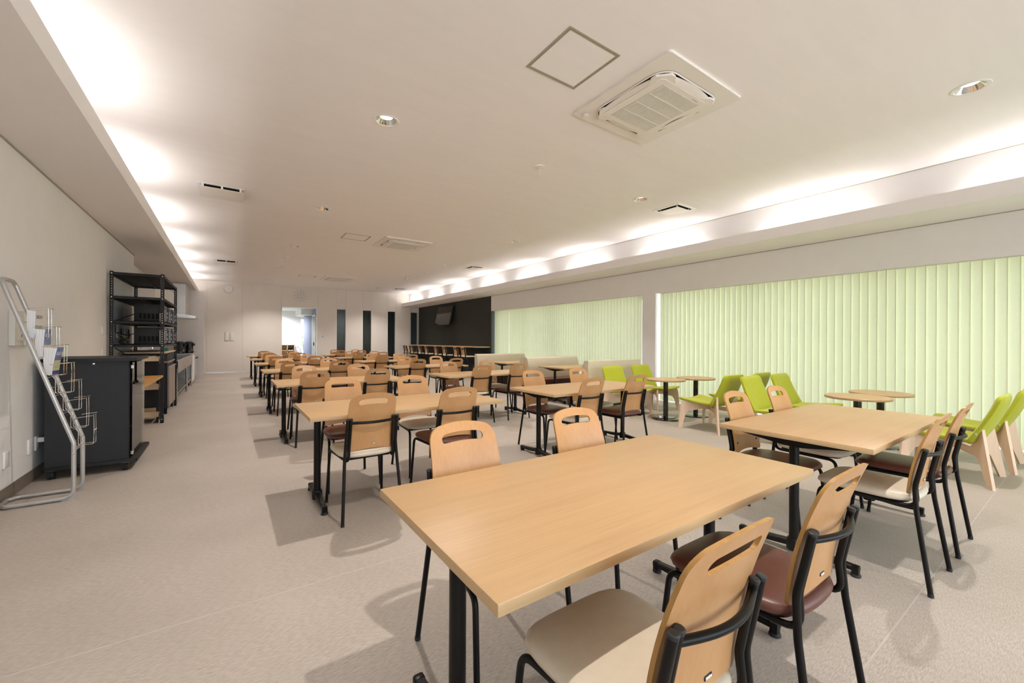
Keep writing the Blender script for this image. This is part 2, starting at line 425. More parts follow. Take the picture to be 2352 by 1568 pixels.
# lowered ceilings with light troughs
struct('trim_1', MB().box(-2.6, YF, SOF, XLS, YB, SOF + 0.03).box(XLS - 0.03, YF, SOF + 0.03, XLS, YB, SOFTOP)
       .box(XLS - 0.55, YF, SOF + 0.03, XLS - 0.52, YB, CEIL + 0.1), 'soffit', 'lowered ceiling edge over the kitchen side', smooth=0)
struct('trim_2', MB().box(XRS, YF, SOF, XR + 0.5, YB, SOF + 0.03).box(XRS, YF, SOF + 0.03, XRS + 0.03, YB, SOFTOP), 'soffit', 'lowered ceiling edge along the blinds', smooth=0)
struct('wall_cove', MB().box(XRC, YF, SOF + 0.03, XRC + 0.05, YB, CEIL + 0.1), 'wall', 'upright face of the light cove', smooth=0)
struct('trim_3', MB().box(XRC - 0.006, YF, CEIL - 0.008, XRC, YB, CEIL), 'hatch', smooth=0)
# kitchen-side wall
struct('wall_left', MB().box(XL - 0.2, YF, 0, XL, KITY, SOF), 'wall', 'long plain pale wall with sockets', smooth=0)
struct('baseboard_left', MB().box(XL, YF, 0, XL + 0.006, KITY, 0.105), 'base', smooth=0)
struct('trim_4', MB().box(XL, YF, SOF - 0.012, XL + 0.01, KITY, SOF), 'hatch', smooth=0)
struct('wall_kitchen', MB().box(-1.9, KITY - 0.1, 0, -1.60, YB + 0.1, SOF), 'wall', smooth=0)
struct('wall_front', MB().box(-2.6, YF - 0.2, 0, FWX0, YF, CEIL + 0.2).box(FWX1, YF - 0.2, 0, XWI + 0.2, YF, CEIL + 0.2).box(FWX0, YF - 0.2, FWZ, FWX1, YF, CEIL + 0.2), 'wall', smooth=0)
# window side: header, pillar, charcoal accent wall
struct('wall_right', MB().box(XR, YF, 2.27, XWI + 0.2, 12.05, SOF).box(XR, 5.44, 0, XWI + 0.2, 5.78, 2.27), 'wall', 'header band and pillar between the windows', smooth=0)
struct('wall_accent', MB().box(XR, 12.05, 0, XWI + 0.2, YB, SOF), 'dark_wall', 'charcoal accent wall behind the bar counter', smooth=0)
struct('trim_5', MB().box(XR - 0.004, YF, SOF - 0.01, XR, 12.05, SOF), 'hatch', smooth=0)

def window(n, y0, y1, k):
    fr = MB(); z1 = 2.27
    for a in (0.0, z1 - 0.06): fr.box(XWI - 0.05, y0, a, XWI + 0.05, y1, a + 0.06)
    for i in range(k + 1):
        y = y0 + (y1 - y0 - 0.06) * i / k; fr.box(XWI - 0.05, y, 0.06, XWI + 0.05, y + 0.06, z1 - 0.06)
    o = struct('window_%d' % n, fr, 'white', smooth=0)
    for i in range(k):
        a = y0 + (y1 - y0 - 0.06) * i / k + 0.06; b = y0 + (y1 - y0 - 0.06) * (i + 1) / k
        part('pane', MB().add([(XWI, a, 0.06), (XWI, b, 0.06), (XWI, b, z1 - 0.06), (XWI, a, z1 - 0.06)], [(0, 1, 2, 3)]), 'glass', o, 0)
window(1, YF, 5.44, 5); window(2, 5.78, 12.05, 4)
# unseen glazed front, added so daylight brightens the ceiling and near chairs
fr = MB(); n_ = 6
for a in (0.0, FWZ - 0.06): fr.box(FWX0, YF - 0.14, a, FWX1, YF - 0.06, a + 0.06)
for i in range(n_ + 1):
    x = FWX0 + (FWX1 - FWX0 - 0.06) * i / n_; fr.box(x, YF - 0.14, 0.06, x + 0.06, YF - 0.06, FWZ - 0.06)
o = struct('window_8', fr, 'white', smooth=0)
for i in range(n_):
    a = FWX0 + (FWX1 - FWX0 - 0.06) * i / n_ + 0.06; b = FWX0 + (FWX1 - FWX0 - 0.06) * (i + 1) / n_
    part('pane', MB().add([(a, YF - 0.1, 0.06), (b, YF - 0.1, 0.06), (b, YF - 0.1, FWZ - 0.06), (a, YF - 0.1, FWZ - 0.06)], [(0, 1, 2, 3)]), 'glass', o, 0)
struct('ground_front', MB().box(-30, -40, -0.2, XWI + 0.2, YF - 0.2, -0.06), 'outside', smooth=0)
struct('ground', MB().box(XWI + 0.2, -40, -0.2, 60, 60, -0.06), 'outside', 'pale paving outside the windows', smooth=0)

# back wall made of tall panels with fine joints, a door opening and four slit windows
SL = [(3.783, 4.183), (4.855, 5.267), (5.955, 6.351), (7.034, 7.42)]
ZS0, ZS1 = 0.12, 2.57
DX0, DX1, DZ = 1.744, 3.063, 2.575
def holes(y0, y1):
    b = MB()
    xs = [-1.7, DX0]; b.box(-1.7, y0, 0, DX0, y1, CEIL + 0.1)
    b.box(DX0, y0, DZ, DX1, y1, CEIL + 0.1)
    x = DX1
    for a, c in SL:
        b.box(x, y0, 0, a, y1, CEIL + 0.1); b.box(a, y0, 0, c, y1, ZS0); b.box(a, y0, ZS1, c, y1, CEIL + 0.1); x = c
    b.box(x, y0, 0, XWI + 0.2, y1, CEIL + 0.1)
    return b
wb = struct('wall_back', holes(YB + 0.018, YB + 0.14), 'panel', 'back wall of tall beige panels', smooth=0)
g = 0.004
def wpanel(x0, z0, x1, z1): part('panel', MB().rbox(x0 + g / 2, YB, z0, x1 - g / 2, YB + 0.02, z1, 0.0015, 1), 'panel', wb)
for a, b_ in ((-1.6, -0.62), (-0.62, 0.457), (0.457, DX0), (DX1, SL[0][0]), (SL[0][1], SL[1][0]), (SL[1][1], SL[2][0]), (SL[2][1], XRS + 0.4)): wpanel(a, 0.0, b_, CEIL)
wpanel(DX0, DZ, DX1, CEIL)
wpanel(XRS + 0.4, 0.0, SL[3][0], SOF)
for i, (a, c) in enumerate(SL):
    wpanel(a, ZS1, c, CEIL if i < 3 else SOF); wpanel(a, 0, c, ZS0)
    f = MB()
    for q in ((a, ZS0, a + 0.025, ZS1), (c - 0.025, ZS0, c, ZS1), (a, ZS1 - 0.025, c, ZS1), (a, ZS0, c, ZS0 + 0.025)):
        f.box(q[0], YB - 0.008, q[1], q[2], YB + 0.14, q[3])
    o = struct('window_%d' % (i + 3), f, 'white', smooth=0)
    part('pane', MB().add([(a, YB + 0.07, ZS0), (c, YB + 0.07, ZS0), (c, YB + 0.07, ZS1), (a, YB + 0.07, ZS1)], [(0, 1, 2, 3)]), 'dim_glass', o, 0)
f = MB(); f.box(DX0, YB - 0.008, 0, DX0 + 0.03, YB + 0.14, DZ); f.box(DX1 - 0.03, YB - 0.008, 0, DX1, YB + 0.14, DZ); f.box(DX0, YB - 0.008, DZ - 0.03, DX1, YB + 0.14, DZ)
struct('door_1', f, 'white', 'white frame of the open doorway', smooth=0)
m_bb = mat('baseboard_steel', (0.78, 0.76, 0.74), 0.32, 1.0, var=0.02)
struct('baseboard_back', MB().box(-0.62, YB - 0.006, 0, DX0, YB, 0.07).box(DX1, YB - 0.006, 0, XRS, YB, 0.07), m_bb, smooth=0)
# hall beyond the doorway
HY = 22.6; HZ = 2.64
struct('wall_hall_back', MB().box(0.9, HY, 0, 2.93, HY + 0.1, HZ).box(2.93, HY, 2.30, 3.72, HY + 0.1, HZ).box(3.72, HY, 0, 3.9, HY + 0.1, HZ), 'hall_wall', smooth=0)
struct('wall_hall_left', MB().box(0.9, YB + 0.14, 0, 1.0, HY, HZ), 'hall_wall', smooth=0)
struct('wall_hall_right', MB().box(3.2, YB + 0.14, 0, 3.26, 20.85, HZ).box(3.86, 20.75, 0, 3.92, HY, HZ).box(3.2, 20.75, 0, 3.92, 20.85, HZ), 'slate', smooth=0)
struct('ceiling_hall', MB().box(0.9, YB + 0.14, HZ, 3.95, HY + 0.1, HZ + 0.06), 'hall_wall', smooth=0)
struct('trim_6', MB().box(2.72, 20.6, HZ - 0.26, 3.86, HY, HZ), 'hall_wall', smooth=0)
part_col = struct('trim_7', MB().lathe([(0.42, 0), (0.42, HZ)], 48, T=Matrix.Translation((3.40, 21.75, 0))), 'slate', 'round slate blue column in the hall')
o = struct('door_2', MB().box(3.17, 19.72, 0, 3.20, 19.78, 2.36).box(3.17, 20.58, 0, 3.20, 20.64, 2.36).box(3.17, 19.72, 2.30, 3.20, 20.64, 2.36), 'white', smooth=0)
part('door_leaf', MB().box(3.185, 19.78, 0.01, 3.20, 20.58, 2.30), 'dark_room', o, 0)
part('handle', MB().rbox(3.15, 20.12, 0.98, 3.186, 20.17, 1.14, 0.006), 'black', o)
o = struct('window_7', MB().box(2.93, HY - 0.02, 0, 2.98, HY + 0.1, 2.30).box(3.67, HY - 0.02, 0, 3.72, HY + 0.1, 2.30).box(2.98, HY - 0.02, 2.25, 3.67, HY + 0.1, 2.30), 'white', smooth=0)
part('pane', MB().add([(2.98, HY + 0.04, 0), (3.67, HY + 0.04, 0), (3.67, HY + 0.04, 2.25), (2.98, HY + 0.04, 2.25)], [(0, 1, 2, 3)]), 'glass', o, 0)
struct('ground_hall', MB().box(-4, HY + 0.12, -0.2, XWI + 0.2, 60, -0.05), 'outside', smooth=0)
# dim room behind the slit windows
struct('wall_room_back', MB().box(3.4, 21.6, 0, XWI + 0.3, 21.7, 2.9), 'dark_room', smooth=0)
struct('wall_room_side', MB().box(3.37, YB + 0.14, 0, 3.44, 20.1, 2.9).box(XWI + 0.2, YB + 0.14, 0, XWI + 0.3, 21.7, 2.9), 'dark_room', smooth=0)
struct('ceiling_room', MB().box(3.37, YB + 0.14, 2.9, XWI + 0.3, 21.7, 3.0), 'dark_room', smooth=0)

# ------------------------------------------------------------------ dining chair (faces +Y, origin on the floor)
def panel_shell(W, zb, zt, hole, ycurve, wz, t=0.011, arch=0.026, barch=0.022, cr=0.042, nx=36):
    """bent plywood back with a hand slot: columns of quads below and above the slot, then thickness"""
    hw, h0, h1 = hole
    xs = set()
    for i in range(nx + 1): xs.add(round(-W + 2 * W * i / nx, 5))
    for k in range(5):
        q = W - cr + cr * math.sin(R(90) * (k + 1) / 5); xs.add(round(q, 5)); xs.add(round(-q, 5))
        q = hw - 0.02 + 0.02 * math.sin(R(90) * k / 4); xs.add(round(q, 5)); xs.add(round(-q, 5))
    xs = sorted(xs); f = []
    for x in xs:
        if not f or x - f[-1] > 0.0012: f.append(x)
    xs = f
    def top(x):
        a = zt - arch * (x / W) ** 2; e = abs(x) - (W - cr)
        return a if e <= 0 else a - (cr - math.sqrt(max(0, cr * cr - e * e)))
    def bot(x):
        a = zb + barch * (1 - (x / W) ** 2); e = abs(x) - (W - 0.02)
        return a if e <= 0 else a + (0.02 - math.sqrt(max(0, 0.0004 - e * e)))
    def hol(x):
        c = 0.5 * (h0 + h1) - 0.006 * (x / hw) ** 2; hh = 0.5 * (h1 - h0); e = abs(x) - (hw - 0.02)
        if abs(x) >= hw - 1e-6: return c, c
        if e > 0: hh *= math.sqrt(max(0, 1 - (e / 0.02) ** 2))
        return c - hh, c + 0.45 * hh + 0.55 * hh * (1 - 0.25 * (x / hw) ** 2)
    bm = bmesh.new(); cols = []
    nl, nu = 9, 4
    for x in xs:
        a, b, c, d = bot(x), *hol(x), top(x)
        zs = [a + (b - a) * i / nl for i in range(nl + 1)] + [c + (d - c) * i / nu for i in range(nu + 1)]
        col = []
        for z in zs:
            xx = x * wz(z)
            col.append(bm.verts.new((xx, ycurve(xx, z), z)))
        cols.append(col)
    for i in range(len(xs) - 1):
        A, B = cols[i], cols[i + 1]
        for j in range(len(A) - 1):
            if j == nl: continue
            bm.faces.new((A[j], B[j], B[j + 1], A[j + 1]))
    bmesh.ops.remove_doubles(bm, verts=bm.verts[:], dist=0.0004)
    bmesh.ops.dissolve_degenerate(bm, edges=bm.edges[:], dist=0.0002)
    front = bm.faces[:]
    edge = [e for e in bm.edges if len(e.link_faces) == 1]
    bmesh.ops.recalc_face_normals(bm, faces=front)
    dup = bmesh.ops.duplicate(bm, geom=front)
    vmap = dup['vert_map']
    new = [g_ for g_ in dup['geom'] if isinstance(g_, bmesh.types.BMFace)]
    for f_ in new: f_.normal_flip()
    ov = {v for f_ in front for v in f_.verts}
    for v in ov: vmap[v].co.y -= t
    for e in edge:
        a, b = e.verts
        f_ = bm.faces.new((a, b, vmap[b], vmap[a])); f_.material_index = 1
    return bm
def back_mesh(name, W, zb, zt, hole, y0, lean, bow=0.016, **kw):
    def yc(x, z):
        u = (z - zb) / (zt - zb)
        return y0 - lean * (0.25 * u + 0.75 * u * u) + bow * (x / W) ** 2
    def wz(z):
        u = (z - zb) / (zt - zb); return 1.0 + 0.06 * u - 0.13 * u * u
    bm = panel_shell(W, zb, zt, hole, yc, wz, **kw)
    bmesh.ops.recalc_face_normals(bm, faces=bm.faces[:])
    me = bpy.data.meshes.new(name); 
    bm.to_mesh(me); bm.free()
    for q in ('beech', 'ply'): me.materials.append(M[q])
    me.polygons.foreach_set('use_smooth', [True] * len(me.polygons)); me.set_sharp_from_angle(angle=R(40))
    return me, yc
def seat_mesh(name, mt, wf, wr, y0, y1, z0, z1):
    """padded seat: rounded outline, domed top, waterfall front"""
    mb = MB(); n = 44; rings = []
    def outline(k):
        a = 2 * math.pi * k / n; c, s_ = math.cos(a), math.sin(a)
        p = 4.6
        q = (abs(c) ** p + abs(s_) ** p) ** (-1 / p)
        y = s_ * q; w = wr + (wf - wr) * (y + 1) / 2
        return c * q * w, (y0 + y1) / 2 + y * (y1 - y0) / 2 - (0.02 * (1 - (c * q) ** 2) if s_ < 0 else 0)
    base = [outline(k) for k in range(n)]; cy = (y0 + y1) / 2; H_ = z1 - z0
    lev = [(0.93, 0.0), (0.985, 0.10), (1.0, 0.38), (0.985, 0.66), (0.94, 0.86), (0.86, 0.96), (0.70, 1.04), (0.45, 1.10), (0.2, 1.12)]
    vs = []
    for sc_, h in lev:
        for x, y in base:
            yy = cy + (y - cy) * sc_; z = z0 + H_ * h
            u = (yy - y0) / (y1 - y0)
            z -= 0.010 * max(0, (u - 0.78) / 0.22) ** 2 * (h > 0.3)
            vs.append((x * sc_, yy, z))
    fs = [tuple(range(n))[::-1]]
    for i in range(len(lev) - 1):
        for k in range(n): fs.append((i * n + k, i * n + (k + 1) % n, (i + 1) * n + (k + 1) % n, (i + 1) * n + k))
    L = len(lev) - 1
    vs.append((0, cy, z0 + H_ * 1.12)); fs += [(L * n + k, L * n + (k + 1) % n, len(vs) - 1) for k in range(n)]
    mb.add(vs, fs)
    return mb.mesh(name, mt, 60)
def chair_spec(kind):
    sp = []
    sp.append(('seat', seat_mesh('seat', kind, 0.212, 0.200, -0.185, 0.245, 0.432, 0.474)))
    me, yc = back_mesh('backrest', 0.168, 0.468, 0.892, (0.107, 0.812, 0.852), -0.178, 0.108)
    badge = MB().rbox(-0.0145, -0.0025, -0.0055, 0.0145, 0.0, 0.0055, 0.0015, 1).mesh('badge_frame', 'black_plastic')
    bl = MB()
    for i, w in enumerate((0.0046, 0.0046, 0.0046, 0.0056)):
        x = -0.0112 + i * 0.0056; bl.rbox(x, -0.0036, -0.0032 + 0.0004 * (i % 2), x + w, -0.0020, 0.0036 - 0.0010 * (i % 2), 0.0005, 1)
    bl = bl.mesh('badge', 'white_ink')
    by = yc(0.02, 0.522) - 0.0112
    for q in (badge, bl): q.transform(Matrix.Translation((0.018, by, 0.522)))
    screws = []
    for s_ in (-1, 1):
        q = MB().lathe([(0.0, 0.002), (0.006, 0.0012), (0.0075, -0.001)], 12, T=Matrix.Translation((s_ * 0.132, yc(0.132, 0.545) + 0.001, 0.545)) @ Matrix.Rotation(R(-90), 4, 'X'))
        screws.append(('screw', q.mesh('screw', 'black_gloss')))
    sp.append(('backrest', me, [('badge_plate', badge), ('badge_lettering', bl)] + screws))
    r = 0.0106
    for s_ in (-1, 1):
        # front leg, seat rail and inner back upright are one bent tube
        pf = fillet([(s_ * 0.212, 0.248, 0.012), (s_ * 0.198, 0.205, 0.417), (s_ * 0.158, -0.205, 0.412), (s_ * 0.150, -0.195, 0.52), (s_ * 0.146, -0.232, 0.712)], [0, 0.05, 0.062, 0.12, 0], 6)
        a = MB().tube(pf, r, 12).mesh('leg', 'black')
        pr_ = fillet([(s_ * 0.206, -0.262, 0.012), (s_ * 0.183, -0.205, 0.40), (s_ * 0.174, -0.197, 0.52), (s_ * 0.169, -0.236, 0.714)], [0, 0.25, 0.15, 0], 6)
        b = MB().tube(pr_, r + 0.0007, 12).mesh('leg', 'black')
        caps = lambda p: MB().lathe([(0.0112, 0), (0.0124, 0.002), (0.0124, 0.012), (0.0112, 0.018)], 12, T=Matrix.Translation(p)).mesh('foot_cap', 'rubber')
        tops = lambda p: MB().lathe([(0.0117, -0.006), (0.0119, 0.002), (0.009, 0.0045), (0.0, 0.005)], 12, T=Matrix.Translation(p) @ Matrix.Rotation(R(11), 4, 'X')).mesh('end_cap', 'black_plastic')
        sp.append(('leg', a, [('foot_cap', caps((s_ * 0.212, 0.248, 0))), ('end_cap', tops((s_ * 0.146, -0.232, 0.712)))]))
        sp.append(('leg', b, [('foot_cap', caps((s_ * 0.206, -0.262, 0))), ('end_cap', tops((s_ * 0.169, -0.236, 0.714)))]))
    cb = [(-0.145 + 0.29 * i / 14, -0.228 - 0.034 * math.sin(math.pi * i / 14), 0.685) for i in range(15)]
    sp.append(('crossbar', MB().tube(cb, 0.0098, 12).mesh('crossbar', 'black')))
    pan = MB().prism(rrect(-0.175, -0.165, 0.180, 0.215, 0.05, 5), 0.424, 0.434)
    sp.append(('seat_pan', pan.mesh('seat_pan', 'black')))
    st = MB().box(-0.17, 0.10, 0.403, 0.17, 0.125, 0.424).box(-0.155, -0.12, 0.402, 0.155, -0.095, 0.424)
    sp.append(('stretcher', st.mesh('stretcher', 'black', 0)))
    return sp
CHAIR = {k: chair_spec(k) for k in ('cream', 'brown')}

# ------------------------------------------------------------------ dining table (origin at the near corner of the wall end)
def table_spec(W, D, T, ins, foot=0.31):
    th = 0.0285; sp = []
    tb = MB().rbox(0, 0, T - th, W, D, T, 0.0022, 2)
    me = tb.mesh('tabletop', ['laminate', 'edge'])
    for p in me.polygons:
        if abs(p.normal.z) < 0.5: p.material_index = 1
    sp.append(('tabletop', me))
    cy = D / 2
    for x in (ins, W - ins):
        T0 = Matrix.Translation((x, cy, 0))
        post = MB().lathe([(0.0255, 0.06), (0.0255, T - th - 0.055), (0.029, T - th - 0.053), (0.029, T - th - 0.004)], 24, T=T0).mesh('post', 'black')
        foot_m = MB().lathe([(0.036, 0.024), (0.038, 0.03), (0.036, 0.085), (0.031, 0.094), (0.026, 0.095)], 24, T=T0)
        for s_ in (-1, 1):
            n = 9; vs = []; fs = []
            for i in range(n):
                u = i / (n - 1); y = s_ * (0.025 + (foot - 0.025) * u)
                zt = 0.080 - 0.022 * u - 0.004 * math.sin(math.pi * u); zb = 0.030 + 0.004 * u; w = 0.022 - 0.004 * u
                zb = max(zb, zt - 0.034)
                for dx, z in ((-w, zb), (-w, zt - 0.006), (-w + 0.006, zt), (w - 0.006, zt), (w, zt - 0.006), (w, zb)): vs.append((dx, y, z))
            for i in range(n - 1):
                for j in range(6): fs.append((i * 6 + j, i * 6 + (j + 1) % 6, (i + 1) * 6 + (j + 1) % 6, (i + 1) * 6 + j))
            fs.append(tuple(range(6))); fs.append(tuple((n - 1) * 6 + j for j in range(6)))
            foot_m.add(vs, fs, T=T0)
            y = s_ * (foot - 0.016)
            foot_m.rbox(-0.019, y - 0.016, 0.012, 0.019, y + 0.016, 0.060, 0.006, 2, T=T0)
        pads = []
        for s_ in (-1, 1):
            pads.append(('glide', MB().lathe([(0.021, 0), (0.024, 0.004), (0.022, 0.013), (0.017, 0.018)], 16, T=Matrix.Translation((x, cy + s_ * (foot - 0.016), 0))).mesh('glide', 'rubber')))
        sp.append(('leg', post, [('foot', foot_m.mesh('foot', 'black'))] + pads))
        zt = T - th
        br = MB().prism([(-0.33, zt), (0.33, zt), (0.33, zt - 0.012), (0.05, zt - 0.052), (-0.05, zt - 0.052), (-0.33, zt - 0.012)], -0.028, 0.028, 'X', T=T0)
        sp.append(('bracket', br.mesh('bracket', 'black', 0)))
    sp.append(('beam', MB().box(ins + 0.03, cy - 0.02, T - th - 0.04, W - ins - 0.03, cy + 0.02, T - th).mesh('beam', 'black', 0)))
    return sp
TAB = table_spec(1.593, 0.79, 0.72, 0.112)
ROWL = [0.705, 3.10, 5.53, 7.90, 10.35, 12.80, 15.30]
ROWM = [0.662, 3.125, 5.525, 7.86, 10.34, 12.80, 15.28]
def skew(y): return 0.0045 * y
# place offsets of the chairs along each table: (near a, near b, far a, far b)
LO = [(0.40, 1.088, 0.414, 1.10), (0.38, 1.06, 0.431, 1.118), (0.389, 1.13, 0.426, 1.166), (0.396, 1.144, 0.408, 1.186), (0.389, 1.135, 0.40, 1.139), (0.416, 1.14, 0.45, 1.128), (0.433, 1.127, None, None)]
MO = [(0.40, 1.045, 0.415, 1.08), (0.36, 1.05, 0.435, 1.20), (0.479, 1.158, 0.469, 1.243), (0.384, 1.215, 0.52, 1.27), (0.43, 1.194, 0.513, 1.246), (0.48, 1.206, 0.516, 1.27), (0.50, 1.206, 0.536, 1.27)]
SHIFT = {('L', 0): (-0.013, 0.003, 0.679, 0.679), ('L', 1): (0.08, 0.09, 0.76, 0.755), ('M', 0): (0.089, 0.09, 0.635, 0.635), ('M', 1): (0.08, 0.08, 0.665, 0.67)}
for row, X0, OFF, rname, ROWY in (('L', 0.453, LO, 'kitchen-side row', ROWL), ('M', 2.667, MO, 'window-side row', ROWM)):
    for i, y in enumerate(ROWY):
        x0 = X0 + skew(y); o_ = ORD[6 - i]
        place(TAB, 'dining_table', 'oblong beech-topped dining table on black posts, %s table from the door, %s' % (o_, rname), 'table', (x0, y, 0), 0, 'oblong dining tables')
        for j, dx in enumerate(OFF[i]):
            if dx is None: continue
            near = j < 2; kind = ('cream', 'brown', 'brown', 'cream')[j]
            yy = y + SHIFT.get((row, i), (0.08, 0.09, 0.73, 0.72))[j]
            lab = '%s-seat beech chair %s, %s end, %s table from the door, %s' % (kind, 'facing the door' if near else 'back to the door', 'wall' if j % 2 == 0 else 'blinds', o_, rname)
            place(CHAIR[kind], 'dining_chair', lab, 'chair', (x0 + dx, yy, 0), rnd.uniform(-0.015, 0.015) + (0 if near else math.pi), 'beech back dining chairs')

# ------------------------------------------------------------------ booths between the tables and the blinds
def sofa_shape(x0, x1, yb, s_, double=False):
    """back slab plane at yb, seat towards s_ (-1: towards the open floor end, +1: towards the door)"""
    zt = 0.890
    def prof(pts): return [(yb + s_ * a, b) for a, b in pts]
    back = prof([(0.0, 0.05), (0.0, zt - 0.008), (0.012, zt), (0.085, zt - 0.004), (0.115, zt - 0.025), (0.15, zt - 0.10), (0.172, zt - 0.22), (0.178, 0.44), (0.178, 0.30), (0.10, 0.05)])
    return back, prof([(0.15, 0.34), (0.60, 0.33), (0.625, 0.35), (0.63, 0.40), (0.61, 0.43), (0.56, 0.445), (0.16, 0.435)]), prof([(0.02, 0.0), (0.56, 0.0), (0.58, 0.05), (0.60, 0.335), (0.02, 0.335)])
def sofa(name, label, x0, x1, yb, s_):
    b, st, bs = sofa_shape(x0, x1, yb, s_)
    t = thing(name, label, 'sofa', ((x0 + x1) / 2, yb + s_ * 0.3, 0), 0, 'booth benches')
    inv = Matrix.Translation((-(x0 + x1) / 2, -(yb + s_ * 0.3), 0))
    part('backrest', MB().prism(b, x0, x1, 'X', T=inv), 'sofa', t, 28)
    part('seat', MB().prism(st, x0 + 0.01, x1 - 0.01, 'X', T=inv), 'brown', t, 28)
    part('base', MB().prism(bs, x0 + 0.015, x1 - 0.015, 'X', T=inv), 'dark_brown', t, 0)
sofa('booth_sofa', 'cream booth bench with its plain back behind two lime chairs', 5.47, 6.96, 5.43, 1)
sofa('booth_sofa', 'cream booth bench facing the lime chairs, back to back with another', 5.43, 6.94, 7.375, -1)
sofa('booth_sofa', 'cream booth bench facing the bar, back to back with another', 5.43, 6.94, 7.385, 1)
sofa('booth_sofa', 'cream booth bench standing last before the bar counter', 5.46, 7.04, 9.65, -1)
BT = table_spec(1.20, 0.79, 0.72, 0.112)
place(BT, 'booth_table', 'beech-topped booth table between the first and second cream benches', 'table', (5.40, 6.02, 0), 0, 'booth tables')
place(BT, 'booth_table', 'beech-topped booth table before the bench nearest the bar counter', 'table', (5.42, 8.02, 0), 0, 'booth tables')

# ------------------------------------------------------------------ round tables and lime lounge chairs
def round_spec():
    T = 0.648; sp = []
    me = MB().lathe([(0.0, T - 0.028), (0.298, T - 0.028), (0.302, T - 0.022), (0.302, T - 0.006), (0.298, T - 0.001), (0.29, T), (0.0, T)], 56).mesh('tabletop', ['laminate', 'edge'])
    for p in me.polygons:
        if abs(p.normal.z) < 0.5: p.material_index = 1
    sp.append(('tabletop', me))
    sp.append(('post', MB().lathe([(0.038, 0.012), (0.038, T - 0.04), (0.09, T - 0.034), (0.09, T - 0.028)], 28).mesh('post', 'black_gloss')))
    sp.append(('base', MB().lathe([(0.215, 0.0), (0.218, 0.004), (0.216, 0.012), (0.205, 0.017), (0.042, 0.020), (0.0, 0.020)], 48).mesh('base', 'black_gloss')))
    return sp
RT = round_spec()
for (x, y, lab) in ((5.845, 4.06, 'round beech pedestal table by the benches, on the dining table side'), (6.52, 3.95, 'round beech pedestal table by the benches, close to the blinds'),
                    (5.87, 1.60, 'round beech pedestal table beside the big front table, away from the blinds'), (6.535, 1.56, 'round beech pedestal table beside the big front table, close to the blinds')):
    place(RT, 'round_table', lab, 'table', (x, y, 0), 0, 'round pedestal tables')
